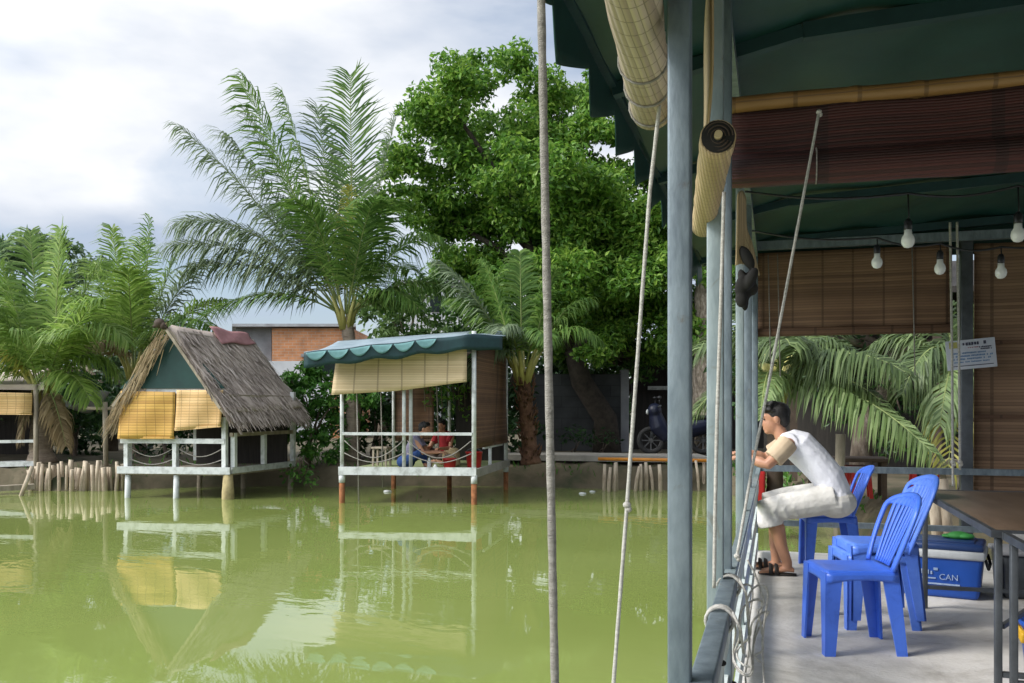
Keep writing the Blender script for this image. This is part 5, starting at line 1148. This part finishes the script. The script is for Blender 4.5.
# ------------------------------------------------------------------ buildings behind
def wallbox(mb, a, b, z0, z1, th): # wall from a to b (xy), thickness away from camera
    n_ = FW * th; a0, b0 = V(a.x, a.y, z0), V(b.x, b.y, z0); a1, b1 = V(a.x, a.y, z1), V(b.x, b.y, z1)
    mb.hexa([a0, b0, b0 + n_, a0 + n_, a1, b1, b1 + n_, a1 + n_])
D = 32.0; t = thing('brick_house', at(300, 430, D), 'unplastered orange brick house behind the palms between hut and pavilion', 'house')
a, b = at(272, 340, D), at(352, 340, D); mb = MB(); wallbox(mb, a, b, .5, at(0, 328, D).z, 4); w_ = mb.build('wall', M['brick'], t)
mb = MB(); wallbox(mb, at(266, 340, D - .03), at(330, 340, D - .03), .5, at(0, 361, D).z, .02); mb.build('plaster_band', M['plaster'], w_)
mb = MB(); wallbox(mb, at(236, 340, D + .3), at(271.5, 340, D + .3), .5, at(0, 327, D).z, 3.6); mb.build('side_wall', M['cement'], t)
mb = MB(); wallbox(mb, at(304, 340, D - .06), at(336, 340, D - .06), at(0, 374, D).z, at(0, 357, D).z, .02); wn_ = mb.build('window', M['glass'], t)
mb = MB(); wallbox(mb, at(301, 340, D - .12), at(339, 340, D - .12), at(0, 357, D).z, at(0, 354, D).z, .2); mb.build('lintel', M['cement'], wn_)
mb = MB(); rz_ = at(0, 327, D).z; mb.hexa([V(*at(232, 340, D - .2).xy, rz_), V(*at(356, 340, D - .2).xy, rz_), V(*at(356, 340, D + 4.2).xy, rz_), V(*at(232, 340, D + 4.2).xy, rz_)] + [V(*at(232, 340, D - .2).xy, rz_ + .1), V(*at(356, 340, D - .2).xy, rz_ + .1), V(*at(356, 340, D + 4.2).xy, rz_ + .12), V(*at(232, 340, D + 4.2).xy, rz_ + .12)]); mb.build('roof', M['sheet'], t)
D = 36.0; t = thing('white_house', at(425, 430, D), 'pale house glimpsed through the leaves right of the central palm', 'house')
mb = MB(); wallbox(mb, at(398, 340, D), at(470, 340, D), .5, at(0, 284, D).z, 4); mb.build('wall', M['plaster'], t)
mb = MB(); 
for x0 in (408, 430):
    wallbox(mb, at(x0, 340, D - .05), at(x0 + 14, 340, D - .05), at(0, 312, D).z, at(0, 296, D).z, .04)
mb.build('window', M['glass'], t)
mb = MB(); rz_ = at(0, 284, D).z; mb.hexa([V(*at(394, 340, D - .3).xy, rz_), V(*at(474, 340, D - .3).xy, rz_), V(*at(474, 340, D + 4.2).xy, rz_ + .5), V(*at(394, 340, D + 4.2).xy, rz_ + .5)] + [V(*at(394, 340, D - .3).xy, rz_ + .12), V(*at(474, 340, D - .3).xy, rz_ + .12), V(*at(474, 340, D + 4.2).xy, rz_ + .62), V(*at(394, 340, D + 4.2).xy, rz_ + .62)]); mb.build('roof', M['sheet'], t)
D = 23.0; mb = MB(); wallbox(mb, at(530, 340, D), at(626, 340, D), .5, at(0, 374, D).z, .2); t = thing('block_wall', at(578, 440, D), 'shaded grey block wall behind the path under the big tree', 'wall'); mb.build('wall', M['block'], t)
mb = MB(); wallbox(mb, at(621, 340, D - .08), at(629, 340, D - .08), .5, at(0, 370, D).z, .3); mb.build('pillar', M['cement'], t)
# added shed, stands in for the dark shade under the trees behind the scooter
D = 24.0; t = thing('added_shed', at(690, 440, D), 'dark shed added to fill the shaded gap under the trees behind the parked scooter', 'shed')
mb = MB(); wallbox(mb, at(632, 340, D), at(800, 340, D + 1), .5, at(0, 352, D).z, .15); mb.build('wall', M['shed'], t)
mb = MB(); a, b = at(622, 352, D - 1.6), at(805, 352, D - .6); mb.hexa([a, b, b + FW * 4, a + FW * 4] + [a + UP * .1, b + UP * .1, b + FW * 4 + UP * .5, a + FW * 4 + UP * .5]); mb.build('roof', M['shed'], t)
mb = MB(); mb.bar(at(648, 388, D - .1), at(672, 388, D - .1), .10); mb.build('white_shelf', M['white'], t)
D = 17.5; t = thing('added_shed', V(3, 17.5, .5), 'dark shed added to cut the sky light behind the far palms and blinds', 'shed')  # added to cut sky light so the view past the palms stays dark
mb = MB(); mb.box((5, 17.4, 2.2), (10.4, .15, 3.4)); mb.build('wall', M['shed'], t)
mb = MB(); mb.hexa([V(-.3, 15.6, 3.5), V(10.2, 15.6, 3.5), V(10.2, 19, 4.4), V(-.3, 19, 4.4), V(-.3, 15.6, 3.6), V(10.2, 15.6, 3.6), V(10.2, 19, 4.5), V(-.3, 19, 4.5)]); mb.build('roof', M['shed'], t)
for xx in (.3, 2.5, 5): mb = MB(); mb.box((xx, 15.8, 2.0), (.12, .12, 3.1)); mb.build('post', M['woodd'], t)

# things on the bank seen below the far rail
def rtable(c, label, m='woodd'):
    t2 = thing('low_table', c, label, 'table'); c = Vector(c)
    mb = MB(); mb.rbox(c + UP * .5, (1.0, .6, .05), .008); mb.build('tabletop', M[m], t2)
    for sx in (-1, 1):
        for sy in (-1, 1): mb = MB(); mb.bar(c + V(sx * .44, sy * .24, 0), c + V(sx * .44, sy * .24, .475), .06); mb.build('leg', M[m], t2)
rtable((.9, 12.6, .5), 'dark wooden table on the bank behind the empty chairs'); rtable((2.4, 12.2, .5), 'brown wooden table on the bank near the sign post', 'wood')
def stool(c, label, m='red', g='red plastic stools'):
    t2 = thing('plastic_stool', c, label, 'stool', g); c = Vector(c); mb = MB(); mb.rbox(c + UP * .40, (.30, .30, .03), .01); mb.build('seat', M[m], t2)
    for sx in (-1, 1):
        for sy in (-1, 1): mb = MB(); mb.bar(c + V(sx * .15, sy * .15, 0), c + V(sx * .12, sy * .12, .39), .045); mb.build('leg', M[m], t2)
for px, y, lb in ((752, 12.6, 'red plastic stool seen between the posts and the man'), (842, 12.0, 'red plastic stool just right of the man\'s chair back'), (858, 12.6, 'red plastic stool left of the dark wooden table'), (924, 11.8, 'red plastic stool behind the stacked chairs')):
    p = aty(px, 480, y); stool(V(p.x, p.y, .5), lb)
p = aty(752, 480, 11.9); mb = MB(); mb.rbox(V(p.x, p.y, .62), (.34, .3, .5), .03, None, 3, .9); tag(mb.build('plastic_crate', M['red']), 'tall red plastic box in front of the man\'s hands on the bank', 'crate')
p = aty(838, 470, 11.7); mb = MB(); mb.tube([V(p.x, p.y, .0), V(p.x + .03, p.y, 1.35)], .06, 9); tag(mb.build('wooden_post', M['wood']), 'short wooden post behind the rail beside the man\'s chair', 'post')
for px, lb in ((944, 'left of two leaning pale logs behind the table'), (954, 'right of two leaning pale logs behind the table')):
    p = aty(px, 480, 8.5); mb = MB(); mb.tube([V(p.x, p.y, .05), V(p.x - .08, p.y + .1, 1.05)], .05, 10); tag(mb.build('log', M['stake']), lb, 'log')

# ------------------------------------------------------------------ parked scooter on the path
D = 20.0; ax = RT; c = at(677, 455, D); c.z = .66; t = thing('motor_scooter', c, 'dark navy motor scooter parked on the path behind the nearest post', 'scooter')
def sp(x, y, z): return c + RT * x + FW * y + UP * z
def wheel(x):
    mb = MB(); mb.tube([sp(x + .26 * math.cos(a), 0, .29 + .26 * math.sin(a)) for a in np.linspace(0, 2 * PI, 30)], .055, 8, caps=False); w = mb.build('wheel', M['tyre'], t)
    mb = MB()
    for k in range(8): 
        a = k * PI / 4; mb.bar(sp(x, 0, .29), sp(x + .22 * math.cos(a), 0, .29 + .22 * math.sin(a)), .025)
    mb.tube([sp(x, -.06, .29), sp(x, .06, .29)], .05, 10); mb.tube([sp(x + .215 * math.cos(a), 0, .29 + .215 * math.sin(a)) for a in np.linspace(0, 2 * PI, 30)], .016, 6, caps=False); mb.build('rim', M['chrome'], w)
wheel(-.58); wheel(.58)
mb = MB(); mb.tube([sp(-.5, 0, .95), sp(-.42, 0, .6), sp(-.25, 0, .42), sp(.1, 0, .40), sp(.3, 0, .55), sp(.62, 0, .62), sp(.8, 0, .72)], [.12, .19, .17, .15, .19, .17, .07], 12, flat=1.1, flatdir=UP); mb.ell(sp(-.5, 0, .95), (.16, .17, .17)); mb.build('bodywork', M['navy'], t, remesh=.02, smooth_it=2)
mb = MB(); mb.rbox(sp(.35, 0, .80), (.72, .24, .10), .04, Matrix.Rotation(TH, 3, 'Z')); mb.build('seat', M['blackp'], t)
mb = MB(); mb.tube([sp(-.58, 0, .3), sp(-.5, 0, .75), sp(-.44, 0, 1.05)], .04, 8); mb.tube([sp(-.42, -.34, 1.06), sp(-.44, 0, 1.02), sp(-.42, .34, 1.06)], .02, 7); mb.build('handlebar', M['steel'], t)
for s in (-1, 1):
    mb = MB(); mb.tube([sp(-.44, s * .26, 1.05), sp(-.44, s * .3, 1.2)], .008, 5); mb.ell(sp(-.44, s * .31, 1.24), (.05, .05, .035)); mb.build('mirror', M['blackp'], t)
mb = MB(); mb.ell(sp(-.66, -.02, .92), (.03, .07, .06)); mb.build('headlight', M['white'], t)

# ------------------------------------------------------------------ sky, sun, camera
SUN = V(-.80, -.50, .80).normalized()
w = bpy.data.worlds.new('World'); scn.world = w; w.use_nodes = True; N, L = w.node_tree.nodes, w.node_tree.links
bg = N['Background']; sky = N.new('ShaderNodeTexSky'); sky.sky_type = 'NISHITA'; sky.sun_disc = False
sky.sun_elevation = math.asin(SUN.z); sky.sun_rotation = math.atan2(SUN.x, SUN.y)
sky.air_density = 1; sky.dust_density = 1.5
tc = N.new('ShaderNodeTexCoord'); mp = N.new('ShaderNodeMapping'); mp.inputs['Scale'].default_value = (1, 1, 2.6); mp.inputs['Location'].default_value = (3.1, .4, .2); L.new(tc.outputs['Generated'], mp.inputs[0])
n1 = N.new('ShaderNodeTexNoise'); n1.inputs['Scale'].default_value = 2.2; n1.inputs['Detail'].default_value = 7; n1.inputs['Roughness'].default_value = .55; n1.inputs['Distortion'].default_value = .5; L.new(mp.outputs[0], n1.inputs['Vector'])
r1 = ramp(N, [(.36, (.30, .30, .30)), (.54, (1, 1, 1))]); L.new(n1.outputs[0], r1.inputs[0])
mp2 = N.new('ShaderNodeMapping'); mp2.inputs['Scale'].default_value = (1.2, 1.2, 3.0); mp2.inputs['Location'].default_value = (7.7, 2.3, 1.1); L.new(tc.outputs['Generated'], mp2.inputs[0])
n2 = N.new('ShaderNodeTexNoise'); n2.inputs['Scale'].default_value = 2.0; n2.inputs['Detail'].default_value = 6; L.new(mp2.outputs[0], n2.inputs['Vector'])
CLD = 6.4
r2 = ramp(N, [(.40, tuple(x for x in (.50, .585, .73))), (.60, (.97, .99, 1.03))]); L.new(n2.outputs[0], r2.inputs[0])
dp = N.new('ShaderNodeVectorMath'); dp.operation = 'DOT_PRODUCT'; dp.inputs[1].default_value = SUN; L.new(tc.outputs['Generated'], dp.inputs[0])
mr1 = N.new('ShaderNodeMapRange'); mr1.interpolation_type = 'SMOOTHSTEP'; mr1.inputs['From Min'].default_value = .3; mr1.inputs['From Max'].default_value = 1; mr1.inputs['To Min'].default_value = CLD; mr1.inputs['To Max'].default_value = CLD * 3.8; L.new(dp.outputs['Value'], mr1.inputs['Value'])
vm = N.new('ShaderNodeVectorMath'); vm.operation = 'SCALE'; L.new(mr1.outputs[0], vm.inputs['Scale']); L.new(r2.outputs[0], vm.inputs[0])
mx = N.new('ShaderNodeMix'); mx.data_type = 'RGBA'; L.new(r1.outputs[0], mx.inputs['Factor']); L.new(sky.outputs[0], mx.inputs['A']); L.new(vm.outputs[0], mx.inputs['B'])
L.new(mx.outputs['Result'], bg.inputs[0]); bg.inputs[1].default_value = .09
sl = bpy.data.lights.new('Sun', 'SUN'); sl.energy = 2.1; sl.angle = R(20); sl.color = (1, .96, .90)
so = bpy.data.objects.new('Sun', sl); COL.objects.link(so); so.rotation_euler = SUN.to_track_quat('Z', 'Y').to_euler()
cam = bpy.data.cameras.new('Camera'); co = bpy.data.objects.new('Camera', cam); COL.objects.link(co); scn.camera = co
co.location = (0, 0, EYE); co.rotation_euler = (PI / 2, 0, TH); cam.sensor_width = 36; cam.lens = FPX / 1024 * 36
cam.shift_y = (HY - 341.5) / 1024; cam.clip_start = .05; cam.clip_end = 2000
vs_ = scn.view_settings; vs_.view_transform = 'Standard'; vs_.look = 'None'; vs_.gamma = 1; vs_.exposure = .85; vs_.use_curve_mapping = False
